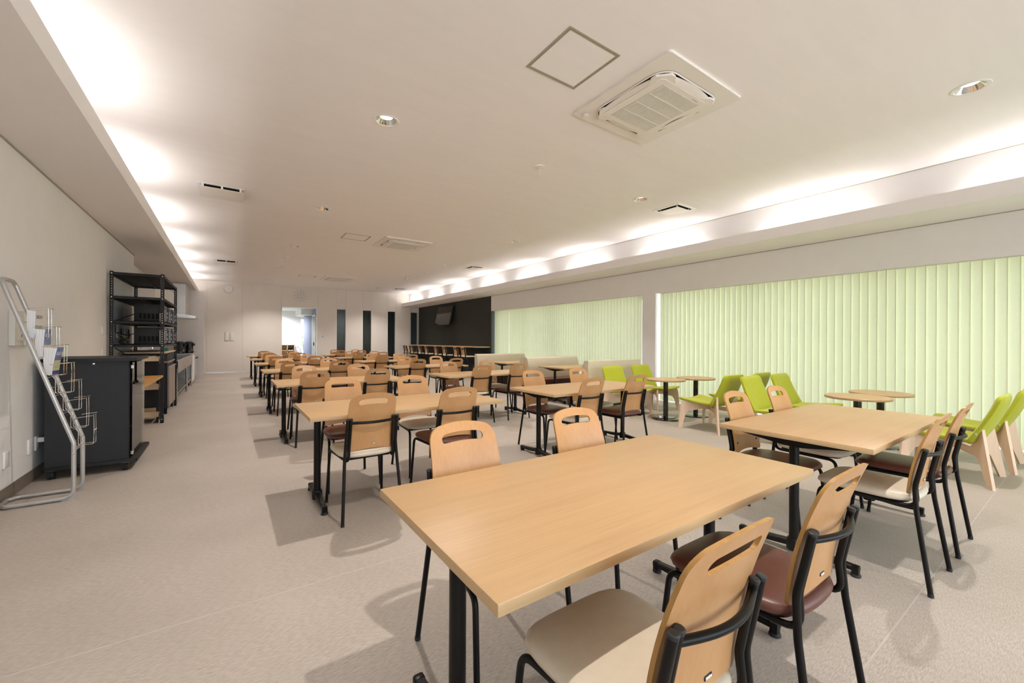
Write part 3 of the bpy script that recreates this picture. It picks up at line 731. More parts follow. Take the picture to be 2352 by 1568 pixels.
def lounge_spec():
    sp = []
    # seat pad: curved grid with thickness; front corners lift, middle dips
    def pad(name, f, nu, nv, t, edge=0.02):
        bm = bmesh.new(); V = [[None] * (nv + 1) for _ in range(nu + 1)]; W = [[None] * (nv + 1) for _ in range(nu + 1)]
        for i in range(nu + 1):
            for j in range(nv + 1):
                p, n_ = f(i / nu, j / nv)
                q = min(1, min(i, nu - i, j, nv - j) / 2.0); k = t * (0.35 + 0.65 * math.sin(q * math.pi / 2))
                V[i][j] = bm.verts.new(p + n_ * k * 0.5); W[i][j] = bm.verts.new(p - n_ * k * 0.5)
        for i in range(nu):
            for j in range(nv):
                bm.faces.new((V[i][j], V[i + 1][j], V[i + 1][j + 1], V[i][j + 1])); bm.faces.new((W[i][j], W[i][j + 1], W[i + 1][j + 1], W[i + 1][j]))
        def rim(a, b, c, d): bm.faces.new((a, b, c, d))
        for i in range(nu):
            rim(V[i][0], W[i][0], W[i + 1][0], V[i + 1][0]); rim(V[i][nv], V[i + 1][nv], W[i + 1][nv], W[i][nv])
        for j in range(nv):
            rim(V[0][j], V[0][j + 1], W[0][j + 1], W[0][j]); rim(V[nu][j], W[nu][j], W[nu][j + 1], V[nu][j + 1])
        return MB().addbm(bm).mesh(name, 'lime', 50)
    def corner(u, v, r=0.16):
        """pull the corners of a unit square in so that the outline is rounded"""
        x, y = 2 * u - 1, 2 * v - 1
        ax, ay = max(0, abs(x) - (1 - r)) / r, max(0, abs(y) - (1 - r)) / r
        if ax > 0 and ay > 0:
            m_ = max(ax, ay); L_ = math.hypot(ax, ay); ax, ay = ax * m_ / L_, ay * m_ / L_
            x = math.copysign(1 - r + r * ax, x); y = math.copysign(1 - r + r * ay, y)
        return x, y
    def fs(u, v):
        x, y = corner(u, v)
        w = 0.270 + 0.022 * y
        z = 0.372 + 0.038 * (y + 1) / 2 - 0.012 * (1 - y * y) + 0.028 * x * x * (0.4 + 0.6 * (y + 1) / 2) - 0.02 * max(0, y - 0.7)
        return Vector((x * w, 0.075 + y * 0.265, z)), Vector((0, -0.08, 1)).normalized()
    def fb(u, v):
        x, y = corner(u, v, 0.22)
        w = 0.266 - 0.012 * y
        k = (y + 1) / 2
        yy = -0.165 - 0.185 * k - 0.02 * math.sin(math.pi * k) + 0.03 * x * x - 0.018 * k * k * (x * x)
        return Vector((x * w, yy, 0.355 + 0.445 * k)), Vector((0, 1, 0.38)).normalized()
    seat = pad('seat', fs, 14, 14, 0.052); back = pad('backrest', fb, 14, 16, 0.068)
    btn = []
    for s_ in (-1, 1):
        p, n_ = fb(0.5 + s_ * 0.2, 0.66); p = p + n_ * 0.024
        btn.append(('button', MB().lathe([(0.012, -0.004), (0.011, 0.003), (0.0, 0.005)], 14, T=Matrix.Translation(p) @ n_.to_track_quat('Z', 'Y').to_matrix().to_4x4()).mesh('button', 'lime')))
    p, n_ = fb(0.0, 0.22)
    tagm = MB().rbox(-0.005, -0.008, -0.010, 0.003, 0.008, 0.010, 0.002, 1, T=Matrix.Translation(p + Vector((-0.012, -0.006, 0)))).mesh('tag', 'silver')
    sp.append(('seat', seat)); sp.append(('backrest', back, btn + [('side_tag', tagm)]))
    # two crossing plywood panels, tips on a 0.62 x 0.58 m footprint
    L = math.hypot(0.31, 0.29)
    for s_ in (-1, 1):
        pr_ = [(-L - 0.022, 0.0), (-L + 0.028, 0.0), (-L + 0.078, 0.19), (-L + 0.118, 0.25), (-0.12, 0.285), (0.12, 0.272), (L - 0.135, 0.248), (L - 0.10, 0.195), (L - 0.022, 0.0), (L + 0.028, 0.0),
               (L - 0.005, 0.16), (L - 0.045, 0.34), (L - 0.078, 0.50), (L - 0.092, 0.515), (L - 0.108, 0.50), (L - 0.150, 0.375), (L - 0.20, 0.318), (0.0, 0.335), (-L + 0.16, 0.372), (-L + 0.045, 0.395), (-L + 0.03, 0.39), (-L + 0.015, 0.34)]
        th = math.atan2(-0.29, s_ * 0.31)
        T0 = Matrix.Translation((0, 0, 0)) @ Matrix.Rotation(th, 4, 'Z')
        mb = MB().prism(pr_, -0.0115, 0.0115, 'Y', T=T0)
        sp.append(('leg_panel', mb.mesh('leg_panel', 'birch', 0)))
    return sp
LC = lounge_spec()
for (x, y, rz, lab) in (
        (5.73, 4.76, math.pi, 'lime lounge chair before the cream bench back, beside the dining table'),
        (6.52, 4.76, math.pi, 'lime lounge chair before the cream bench back, close to the blinds'),
        (5.73, 3.245, 0, 'lime lounge chair facing the benches across a round table, its back plainly seen'),
        (6.49, 3.22, 0, 'lime lounge chair facing the benches, mostly hidden behind another lime chair'),
        (5.72, 2.36, math.pi, 'lime lounge chair behind two beech chairs, turned from the benches'),
        (6.50, 2.33, math.pi, 'lime lounge chair turned from the benches, seat showing past the table corner'),
        (5.685, 0.845, 0, 'lime lounge chair with full birch legs seen, beside two beech chairs'),
        (6.50, 0.79, 0, 'lime lounge chair by the blinds, cut by the picture edge')):
    place(LC, 'lounge_chair', lab, 'chair', (x, y, 0), rz, 'lime lounge chairs')

# ------------------------------------------------------------------ bar counter and high chairs
t = thing('bar_counter', 'long narrow beech bar counter along the charcoal wall', 'counter', (7.2, 15.3, 0))
part('worktop', MB().rbox(-0.25, -3.2, 1.008, 0.255, 3.22, 1.043, 0.003), 'edge', t)
part('apron', MB().box(-0.16, -3.05, 0.965, 0.24, 3.1, 1.008), 'black', t, 0)
for yy in (-3.05, 0.0, 3.05): part('leg', MB().lathe([(0.10, 0), (0.10, 0.012), (0.03, 0.02), (0.03, 0.97)], 20, T=Matrix.Translation((0.13, yy, 0))), 'black', t)
def stool_spec():
    sp = [('seat', seat_mesh('seat', 'cream', 0.205, 0.195, -0.185, 0.225, 0.700, 0.738))]
    me, yc = back_mesh('backrest', 0.165, 0.745, 1.035, (0.085, 0.975, 1.003), -0.180, 0.055, cr=0.04, arch=0.018)
    sp.append(('backrest', me))
    for s_ in (-1, 1):
        pf = fillet([(s_ * 0.225, 0.245, 0.0), (s_ * 0.195, 0.195, 0.69), (s_ * 0.158, -0.2, 0.685), (s_ * 0.150, -0.196, 0.78), (s_ * 0.150, -0.245, 1.02)], [0, 0.05, 0.06, 0.1, 0], 5)
        sp.append(('leg', MB().tube(pf, 0.0125, 8).mesh('leg', 'black')))
        pr_ = fillet([(s_ * 0.222, -0.285, 0.0), (s_ * 0.183, -0.205, 0.68), (s_ * 0.176, -0.198, 0.78), (s_ * 0.176, -0.247, 1.02)], [0, 0.25, 0.15, 0], 5)
        sp.append(('leg', MB().tube(pr_, 0.0132, 8).mesh('leg', 'black')))
    sp.append(('footrest', MB().tube([(-0.208, 0.225, 0.28), (0.208, 0.225, 0.28)], 0.010, 8).tube([(-0.21, -0.25, 0.28), (0.21, -0.25, 0.28)], 0.010, 8).mesh('footrest', 'black')))
    sp.append(('crossbar', MB().tube([(-0.15 + 0.3 * i / 10, -0.225 - 0.025 * math.sin(math.pi * i / 10), 0.955) for i in range(11)], 0.010, 8).mesh('crossbar', 'black')))
    return sp
ST = stool_spec()
for k, y in enumerate([12.13, 12.67, 13.56, 14.29, 15.20, 15.88, 16.73, 17.43]):
    place(ST, 'bar_stool', 'high beech bar chair with cream seat at the bar counter, %s from the benches' % ORD[k], 'stool', (6.62, y, 0), -math.pi / 2, 'high chairs at the bar')

# ------------------------------------------------------------------ television
t = thing('television', 'black flat television tilted down on the charcoal wall', 'television', (7.3, 15.45, 2.25))
mt = MB().rbox(-0.03, -0.69, -0.40, 0.02, 0.69, 0.40, 0.006)
tv = part('casing', mt, 'black_plastic', t, rot=(0, R(-12), 0))
tv.rotation_euler = (0, R(12.5), 0)
scr = mat('screen', (0.012, 0.011, 0.011), 0.08, var=0.02, spec=0.6)
o = part('screen', MB().box(-0.0325, -0.675, -0.385, -0.0302, 0.675, 0.385), scr, t, 0); o.rotation_euler = (0, R(12.5), 0)
part('bracket', MB().box(0.02, -0.15, -0.15, 0.155, 0.15, 0.15), 'black', t, 0)

# ------------------------------------------------------------------ vertical blinds
def blind(name, label, y0, y1, ang, jitter):
    z0, z1 = 0.025, 2.262; sp_ = 0.0985
    t = thing(name, label, 'blind', (XBL, (y0 + y1) / 2, 0))
    part('headrail', MB().box(-0.02, y0 - (y0 + y1) / 2, 2.262, 0.02, y1 - (y0 + y1) / 2, 2.268), 'white', t, 0)
    w = 0.108 / 2; nseg = 4; vs = []; fs = []
    for i in range(nseg + 1):
        u = -w + 2 * w * i / nseg; c = 0.0025 * (1 - (u / w) ** 2)
        vs += [(c, u, z0), (c, u, z1)]
    for i in range(nseg): fs.append((2 * i, 2 * i + 2, 2 * i + 3, 2 * i + 1))
    me = MB().add(vs, fs).mesh('slat', 'blind', 60)
    n = int((y1 - y0) / sp_)
    for k in range(n):
        y = y1 - sp_ * (k + 0.5) - 0.01
        link('slat', me, t, (0, y - (y0 + y1) / 2, 0), (0, 0, R(ang + rnd.uniform(-jitter, jitter))))
    return t
blind('vertical_blind', 'pale green vertical blind behind the lime chairs', YF, 5.40, -7, 0.25)
blind('vertical_blind', 'pale green vertical blind beyond the pillar, behind the booths', 5.80, 11.98, -2.5, 1.8)

# ------------------------------------------------------------------ ceiling fittings
def downlight_spec():
    sp = []
    sp.append(('trim_ring', MB().lathe([(0.094, 0.0), (0.099, -0.004), (0.118, -0.004), (0.121, 0.0)], 48, caps=(False, False)).mesh('trim_ring', 'white')))
    sp.append(('reflector', MB().lathe([(0.096, -0.001), (0.090, 0.008), (0.075, 0.026), (0.060, 0.044)], 48, caps=(False, False)).mesh('reflector', 'chrome', 60)))
    sp.append(('lamp', MB().lathe([(0.0, 0.043), (0.061, 0.043), (0.061, 0.047)], 32, caps=(False, False)).mesh('lamp', 'lamp')))
    return sp
DLS = downlight_spec()
for xi, side in ((0, 'kitchen-side line'), (1, 'window-side line')):
    for k, y in enumerate(DL_Y):
        place(DLS, 'downlight', 'round recessed chrome downlight, %s from the back wall, %s' % (ORD[5 - k], side), 'downlight', (DL_X[xi], y, CEIL), 0, 'recessed downlights')

def ac_spec():
    sp = []; z = 0.0
    W = 0.515
    outer = rrect(-W, -W, W, W, 0.03, 4)
    sp.append(('panel', MB().prism(outer, -0.020, 0.0).mesh('panel', 'ac', 30)))
    # flat black octagon; the shade of the trough is in its colour
    sp.append(('trough', MB().prism(rrect(-0.405, -0.405, 0.405, 0.405, 0.16, 8), -0.0215, -0.015).mesh('trough', 'gap_shade', 30)))
    ring = MB(); o_ = rrect(-0.405, -0.405, 0.405, 0.405, 0.16, 8); i_ = rrect(-0.392, -0.392, 0.392, 0.392, 0.15, 8); n = len(o_)
    ring.add([(x, y, -0.0225) for x, y in o_] + [(x, y, -0.028) for x, y in i_], [(k, (k + 1) % n, n + (k + 1) % n, n + k) for k in range(n)])
    sp.append(('lip', ring.mesh('lip', 'ac')))
    # middle panel: sides bowed inward where the flaps are
    pts = []
    for q in range(4):
        a = R(90 * q)
        for u in range(-16, 17):
            v = u / 16.0
            w = 0.385 - 0.085 * max(0, math.cos(v * math.pi * 0.5 / 0.82)) ** 0.7 if abs(v) < 0.82 else 0.385
            w = min(w, 0.385); x, y = w, v * 0.30
            pts.append((x * math.cos(a) - y * math.sin(a), x * math.sin(a) + y * math.cos(a)))
    mid = MB().prism(pts, -0.047, -0.03)
    k = [v * 0.97 for v in (0.30, 0.30)]
    sp.append(('front_panel', mid.mesh('front_panel', 'ac', 30)))
    sp.append(('grille_frame', MB().prism(rrect(-0.335, -0.325, 0.295, 0.325, 0.05, 6), -0.0500, -0.046).mesh('grille_frame', 'ac', 30)))
    gx0, gx1, gy0, gy1 = -0.255, 0.255, -0.275, 0.275
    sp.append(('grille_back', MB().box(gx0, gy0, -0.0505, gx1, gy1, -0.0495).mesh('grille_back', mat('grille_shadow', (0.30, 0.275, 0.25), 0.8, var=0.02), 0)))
    sl = MB().box(-0.0042, gy0, -0.0530, 0.0042, gy1, -0.0505).mesh('slat', 'ac', 0)
    n = 36
    grp = []
    for i in range(n):
        m2 = MB().box(gx0 + (gx1 - gx0) * (i + 0.5) / n - 0.0046, gy0, -0.0535, gx0 + (gx1 - gx0) * (i + 0.5) / n + 0.0046, gy1, -0.0505)
        grp.append(m2)
    allm = MB()
    for q in grp: allm.add(q.v, q.f)
    sp.append(('louver_grille', allm.mesh('louver_grille', 'ac', 0)))
    rb = MB()
    for v in (-0.1375, 0.0, 0.1375): rb.box(gx0, v - 0.004, -0.0545, gx1, v + 0.004, -0.0505)
    sp.append(('grille_rib', rb.mesh('grille_rib', 'ac', 0)))
    for q in range(4):
        T0 = Matrix.Rotation(R(90 * q), 4, 'Z')
        n = 10; mb = MB(); vs = []; fs = []
        for i in range(n + 1):
            u = -1 + 2 * i / n
            w0 = 0.318 + 0.03 * u * u; w1 = 0.392 - 0.02 * u * u
            for v in (0, .5, 1): vs.append((w0 + (w1 - w0) * v, u * 0.235, -0.045 + 0.013 * v - 0.004 * math.sin(math.pi * v)))
        for i in range(n):
            for j in range(2): fs.append((i * 3 + j, i * 3 + j + 1, i * 3 + 3 + j + 1, i * 3 + 3 + j))
        mb.add(vs, fs); mb.add([(a, b, c + 0.004) for a, b, c in vs], [f_[::-1] for f_ in fs])
        for v in mb.v: pass
        mb.v = [tuple(T0 @ Vector(v)) for v in mb.v]
        sp.append(('flap', mb.mesh('flap', 'ac', 40)))
    sp.append(('name_mark', MB().box(0.12, -0.285 - 0.012, -0.0512, 0.20, -0.285 - 0.006, -0.0498).mesh('name_mark', 'hatch', 0)))
    sp.append(('sensor', MB().lathe([(0.028, -0.028), (0.026, -0.034), (0.012, -0.038), (0, -0.038)], 20, T=Matrix.Translation((-0.42, 0.44, 0))).mesh('sensor', 'ac')))
    return sp
AC = ac_spec()
for k, (x, y) in enumerate(((3.15, 2.32), (3.18, 8.90), (3.20, 15.35))):
    place(AC, 'ceiling_air_conditioner', 'square white ceiling air conditioner with louvred grille, %s from the back wall' % ORD[2 - k], 'air conditioner', (x, y, CEIL), 0, 'ceiling air conditioners')
def hatch_spec():
    w = 0.252; sp = []
    f = MB()
    for q in ((-w, -w, w, -w + 0.012), (-w, w - 0.012, w, w), (-w, -w + 0.012, -w + 0.012, w - 0.012), (w - 0.012, -w + 0.012, w, w - 0.012)): f.box(q[0], q[1], -0.004, q[2], q[3], 0.0)
    sp.append(('frame', f.mesh('frame', 'hatch', 0)))
    f = MB(); w = 0.236
    for q in ((-w, -w, w, -w + 0.010), (-w, w - 0.010, w, w), (-w, -w + 0.010, -w + 0.010, w - 0.010), (w - 0.010, -w + 0.010, w, w - 0.010)): f.box(q[0], q[1], -0.003, q[2], q[3], 0.0)
    sp.append(('inner_frame', f.mesh('inner_frame', 'hatch', 0)))
    sp.append(('hatch_panel', MB().box(-0.225, -0.225, -0.002, 0.225, 0.225, 0.0).mesh('hatch_panel', 'ceiling', 0)))
    return sp
HT = hatch_spec()
for k, (x, y) in enumerate(((2.147, 2.315), (2.18, 8.86), (2.20, 15.27))):
    place(HT, 'access_hatch', 'square ceiling access hatch with thin metal frame, %s from the back wall' % ORD[2 - k], 'hatch', (x, y, CEIL), 0, 'ceiling access hatches')
def slotvent_spec():
    sp = []; w = 0.265; z = -0.045
    sp.append(('flange', MB().box(-w, -0.26, -0.006, w, 0.26, 0.0).mesh('flange', 'ac', 0)))
    sp.append(('face_plate', MB().rbox(-w, -0.26, z - 0.005, w, 0.26, z, 0.002, 1).mesh('face_plate', 'ac', 0)))
    v = MB().box(-w + 0.06, -0.22, z, w - 0.06, 0.22, -0.006)  # solid block, its black colour painted as the shade of the opening
    sp.append(('opening', v.mesh('opening', 'gap_shade', 0)))
    d_ = MB()
    for x in (-0.215, 0.0, 0.215):
        for y in (-0.245, 0.235): d_.box(x - 0.012, y, z, x + 0.012, y + 0.012, -0.006)
    sp.append(('spacer', d_.mesh('spacer', 'ac', 0)))
    return sp
SV = slotvent_spec()
for (x, y, lab) in ((-0.07, 7.24, 'white slotted ceiling vent with dropped face plate, above the kitchen aisle'), (-0.035, 13.75, 'white slotted ceiling vent near the back wall, above the kitchen aisle')):
    place(SV, 'slot_vent', lab, 'vent', (x, y, CEIL), 0, 'slotted ceiling vents')
def sqvent_spec():
    sp = []; w = 0.24
    f = MB(); b = 0.045
    for q in ((-w, -w, w, -w + b), (-w, w - b, w, w), (-w, -w + b, -w + b, w - b), (w - b, -w + b, w, w - b)): f.box(q[0], q[1], -0.008, q[2], q[3], 0.0)
    sp.append(('frame', f.mesh('frame', 'ac', 0)))
    sp.append(('opening', MB().box(-w + b, -w + b, -0.003, w - b, w - b, 0.0).mesh('opening', 'gap_shade', 0)))  # the opening is a plate coloured as the shaded gap
    sp.append(('face_plate', MB().rbox(-0.165, -0.165, -0.026, 0.165, 0.165, -0.020, 0.003, 1).mesh('face_plate', 'ac', 0)))
    s_ = MB()
    for x in (-0.15, 0.15):
        for y in (-0.15, 0.15): s_.box(x - 0.01, y - 0.01, -0.02, x + 0.01, y + 0.01, -0.003)
    sp.append(('spacer', s_.mesh('spacer', 'ac', 0)))
    return sp
SQ = sqvent_spec()
for k, (x, y) in enumerate(((5.935, 3.98), (5.955, 10.53), (5.92, 16.8))):
    place(SQ, 'square_vent', 'small square white ceiling vent beside the window cove, %s from the back wall' % ORD[2 - k], 'vent', (x, y, CEIL), 0, 'square ceiling vents')
SEN = [('plate', MB().lathe([(0.0, -0.012), (0.05, -0.012), (0.062, -0.008), (0.064, 0.0)], 32).mesh('plate', 'ac')), ('stem', MB().tube([(0, 0, -0.012), (0, 0, -0.10)], 0.004, 8).mesh('stem', 'ac'))]
for (x, y, lab) in ((3.136, 3.95, 'small round ceiling sensor with a hanging stem, between two air conditioners'), (3.21, 13.75, 'small round ceiling sensor with stem near the far air conditioner')):
    place(SEN, 'ceiling_sensor', lab, 'sensor', (x, y, CEIL), 0, 'ceiling sensors')
SMK = [('base', MB().lathe([(0.075, 0.0), (0.075, -0.012)], 32).mesh('base', 'ac')), ('cap', MB().lathe([(0.06, -0.012), (0.066, -0.028), (0.05, -0.038), (0.0, -0.038)], 32).mesh('cap', 'ac'))]
for (x, y, lab) in ((1.245, 12.04, 'white smoke detector between downlights on the kitchen-side line'), (5.13, 12.13, 'white smoke detector between downlights on the window-side line')):
    place(SMK, 'smoke_detector', lab, 'detector', (x, y, CEIL), 0, 'smoke detectors')
# cove luminaires lying in the troughs
CV = [('housing', MB().box(-0.03, -0.62, -0.03, 0.03, 0.62, 0.0).mesh('housing', 'white', 0)), ('diffuser', MB().rbox(-0.022, -0.61, 0.0, 0.022, 0.61, 0.018, 0.008, 2).mesh('diffuser', 'tube'))]
for lst, xx, s_ in ((COVE_R, 6.86, 'window-side'), (COVE_L, -1.03, 'kitchen-side')):
    for k, yy in enumerate(lst):
        place(CV, 'cove_light', 'slim light fitting lying in the %s ceiling trough, %s from the back wall' % (s_, ORD[len(lst) - 1 - k]), 'light', (xx, yy, SOF + 0.06), 0, 'cove light fittings')

# ------------------------------------------------------------------ things on the back wall
t = thing('wall_clock', 'spoked wall clock with white hub above the doorway', 'clock', (2.427, YB, 3.02))
part('hub', MB().lathe([(0.052, -0.002), (0.055, 0.012), (0.05, 0.022), (0.0, 0.022)], 32, T=Matrix.Rotation(R(90), 4, 'X')), 'white', t)
for k in range(12):
    a = R(30 * k); part('spoke', MB().tube([(0.05 * math.cos(a), -0.010, 0.05 * math.sin(a)), (0.265 * math.cos(a), -0.010, 0.265 * math.sin(a))], 0.0045, 6), 'spoke', t)
for a, L_, w in ((R(125), 0.042, 0.004), (R(-25), 0.03, 0.005)):
    part('hand', MB().tube([(-0.012 * math.cos(a), -0.0245, -0.012 * math.sin(a)), (L_ * math.cos(a), -0.0245, L_ * math.sin(a))], w, 6), 'ink', t)
t = thing('wall_speaker', 'round white speaker disc high on the back wall', 'speaker', (0.025, YB, 3.115))
part('rim', MB().lathe([(0.13, 0.0), (0.145, 0.02), (0.140, 0.042), (0.120, 0.052)], 40, T=Matrix.Rotation(R(90), 4, 'X'), caps=(True, False)), 'white', t)
part('face', MB().lathe([(0.120, 0.052), (0.095, 0.046), (0.06, 0.05), (0.0, 0.052)], 40, T=Matrix.Rotation(R(90), 4, 'X')), 'white', t)
part('mark', MB().box(-0.02, -0.054, 0.008, 0.02, -0.0515, 0.012), 'hatch', t, 0)
for x, lab in ((-0.018, 'ivory control panel on the back wall, the one toward the kitchen'), (0.141, 'ivory control panel on the back wall, the one toward the doorway')):
    t = thing('control_panel', lab, 'panel', (x, YB, 1.362), 0, 'wall control panels')
    part('cover', MB().rbox(-0.058, -0.03, -0.15, 0.058, 0.0, 0.15, 0.004), 'plate', t)
    part('flap', MB().rbox(-0.048, -0.034, -0.13, 0.048, -0.03, -0.085, 0.002, 1), 'plate', t)
    part('lamp', MB().box(-0.035, -0.032, -0.03, -0.025, -0.0295, 0.01), 'white', t, 0)
t = thing('light_switch', 'double white light switch beside the doorway', 'switch', (3.262, YB, 1.38))
part('plate', MB().rbox(-0.06, -0.008, -0.06, 0.06, 0.0, 0.06, 0.003, 1), 'white', t)
for x in (-0.022, 0.022): part('rocker', MB().rbox(x - 0.016, -0.013, -0.045, x + 0.016, -0.008, 0.045, 0.002, 1), 'silver', t)

# ------------------------------------------------------------------ things on the kitchen-side wall
for y, lab in ((4.955, 'ivory wall control unit behind the brochure stand, the one toward the open floor'), (5.155, 'ivory wall control unit behind the brochure stand, the one toward the rack')):
    t = thing('wall_unit', lab, 'panel', (XL, y, 1.34), 0, 'wall control units')
    part('cover', MB().rbox(0.0, -0.075, -0.14, 0.038, 0.075, 0.14, 0.006), 'plate', t)
    part('door', MB().rbox(0.038, -0.03, -0.10, 0.042, 0.06, 0.09, 0.003, 1), 'plate', t)
    part('lamp', MB().box(0.042, 0.03, -0.07, 0.044, 0.04, -0.05), 'grey_blue', t, 0)
for y, z, h, lab in ((7.80, 1.372, 0.06, 'upper light switch beside the rack'), (7.80, 1.075, 0.06, 'lower wall plate just above the black cabinet')):
    t = thing('wall_switch', 'white ' + lab, 'switch', (XL, y, z), 0, 'wall switches')
    part('plate', MB().rbox(0.0, -0.035, -h, 0.012, 0.035, h, 0.003, 1), 'white', t)
    part('rocker', MB().rbox(0.012, -0.02, -h * 0.7, 0.017, 0.02, h * 0.7, 0.002, 1), 'plate', t)
for y, lab in ((4.835, 'white wall socket by the brochure stand foot, nearest the wall start'), (5.30, 'white wall socket beside the plugged adapter'), (5.46, 'white wall socket holding a plug behind the black cabinet')):
    t = thing('wall_socket', lab, 'socket', (XL, y, 0.322), 0, 'wall sockets')
    part('plate', MB().rbox(0.0, -0.042, -0.064, 0.014, 0.042, 0.064, 0.004), 'white', t)
    for z in (-0.025, 0.025): part('outlet', MB().rbox(0.014, -0.013, z - 0.014, 0.0155, 0.013, z + 0.014, 0.001, 1), 'plate', t)
t = thing('power_plug', 'white power adapter with black cord in the wall socket', 'plug', (XL + 0.0155, 5.455, 0.35))
part('adapter', MB().rbox(0.0, -0.024, -0.02, 0.06, 0.024, 0.02, 0.005), 'white', t)
part('cord', MB().tube(fillet([(0.055, 0.0, -0.01), (0.085, 0.0, -0.01), (0.088, 0.01, -0.12), (0.10, 0.03, -0.16), (0.12, 0.06, -0.14)], 0.03), 0.006, 8), 'black_plastic', t)

# ------------------------------------------------------------------ brochure stand
t = thing('brochure_stand', 'silver tube brochure stand with wire pockets leaning by the wall', 'stand', (-1.18, 4.72, 0))
SX, SY = -1.18, 4.72
inv = Matrix.Translation((-SX, -SY, 0))
ya, yb_ = 4.595, 4.835
top = (-1.365, 1.70)
path = [(-1.33, ya, 0.018), (-0.985, ya, 0.018), (-0.985, ya, 0.44), (top[0], ya, top[1])]
pA = fillet([(-1.385, ya + 0.05, 0.018), (-1.34, ya, 0.018), (-0.985, ya, 0.018), (-0.985, ya, 0.44), (top[0], ya, top[1]), (top[0], (ya + yb_) / 2, top[1])], [0, 0.04, 0.075, 0.06, 0.07, 0], 7)
pB = fillet([(top[0], (ya + yb_) / 2, top[1]), (top[0], yb_, top[1]), (-0.985, yb_, 0.44), (-0.985, yb_, 0.018), (-1.34, yb_, 0.018), (-1.385, yb_ - 0.05, 0.018)], [0, 0.07, 0.06, 0.075, 0.04, 0], 7)
part('frame', MB().tube(pA + pB[1:], 0.0145, 12, T=inv), 'silver', t, 60)
part('foot_bar', MB().tube([(-1.385, ya + 0.04, 0.018), (-1.385, yb_ - 0.04, 0.018)], 0.0145, 12, T=inv), 'silver', t)
part('top_sleeve', MB().tube([(top[0], ya + 0.07, top[1]), (top[0], yb_ - 0.07, top[1])], 0.0155, 12, T=inv), 'silver', t)
part('cross_bar', MB().box(-0.99, ya, 0.375, -0.984, yb_, 0.40, T=inv), 'silver', t, 0)
for y in (ya, yb_):
    part('foot_gusset', MB().prism([(-0.975, 0.0), (-0.975, 0.085), (-1.0, 0.045), (-1.05, 0.012), (-1.05, 0.0)], y - 0.006, y + 0.006, 'Y', T=inv), 'silver', t, 0)
    part('screw', MB().lathe([(0.007, 0), (0.005, 0.003), (0, 0.0035)], 10, T=inv @ Matrix.Translation((-0.985, y - 0.0145, 0.36)) @ Matrix.Rotation(R(90), 4, 'X')), 'chrome', t)
sx, sz = top[0] + 0.985, top[1] - 0.44
LV = [0.014 + 0.1125 * k for k in range(7)]
def on(f, dx=0.0): return -0.985 + sx * f + dx, 0.44 + sz * f
for k, f in enumerate(LV):
    x, z = on(f); w = 0.0024; mb = MB(); y0, y1 = ya + 0.012, yb_ - 0.012
    d_ = 0.10
    mb.tube(fillet([(x, y0, z + 0.175), (x + d_, y0 + 0.01, z + 0.185), (x + d_, y1 - 0.01, z + 0.185), (x, y1, z + 0.175)], 0.012, 3), w, 6, T=inv)
    mb.tube([(x + 0.012, ya, z + 0.0), (x + 0.012, yb_, z + 0.0)], w, 6, T=inv)
    mb.tube([(x - 0.02, ya, z + 0.075), (x - 0.02, yb_, z + 0.075)], w, 6, T=inv)
    for y in (y0 + 0.075, y1 - 0.075):
        mb.tube(fillet([(x - 0.006, y, z + 0.085), (x + 0.012, y, z + 0.055), (x + 0.012, y, z - 0.052), (x + 0.10, y, z - 0.052), (x + 0.102, y, z + 0.06), (x + d_, y, z + 0.185)], 0.010, 3), w, 6, T=inv)
    mb.tube([(x + 0.102, y0 + 0.06, z + 0.06), (x + 0.102, y1 - 0.06, z + 0.06)], w, 6, T=inv)
    part('wire_pocket', mb, 'chrome', t)
def text_mesh(txt, size, mt, name='lettering'):
    cu = bpy.data.curves.new('txt', 'FONT'); cu.body = txt; cu.size = size; cu.align_x = 'CENTER'; cu.align_y = 'CENTER'; cu.extrude = 0.0003
    ob = bpy.data.objects.new('txt', cu); COL.objects.link(ob)
    dg = bpy.context.evaluated_depsgraph_get(); me = bpy.data.meshes.new_from_object(ob.evaluated_get(dg)); me.name = name
    bpy.data.objects.remove(ob); me.materials.clear(); me.materials.append(M[mt]); return me
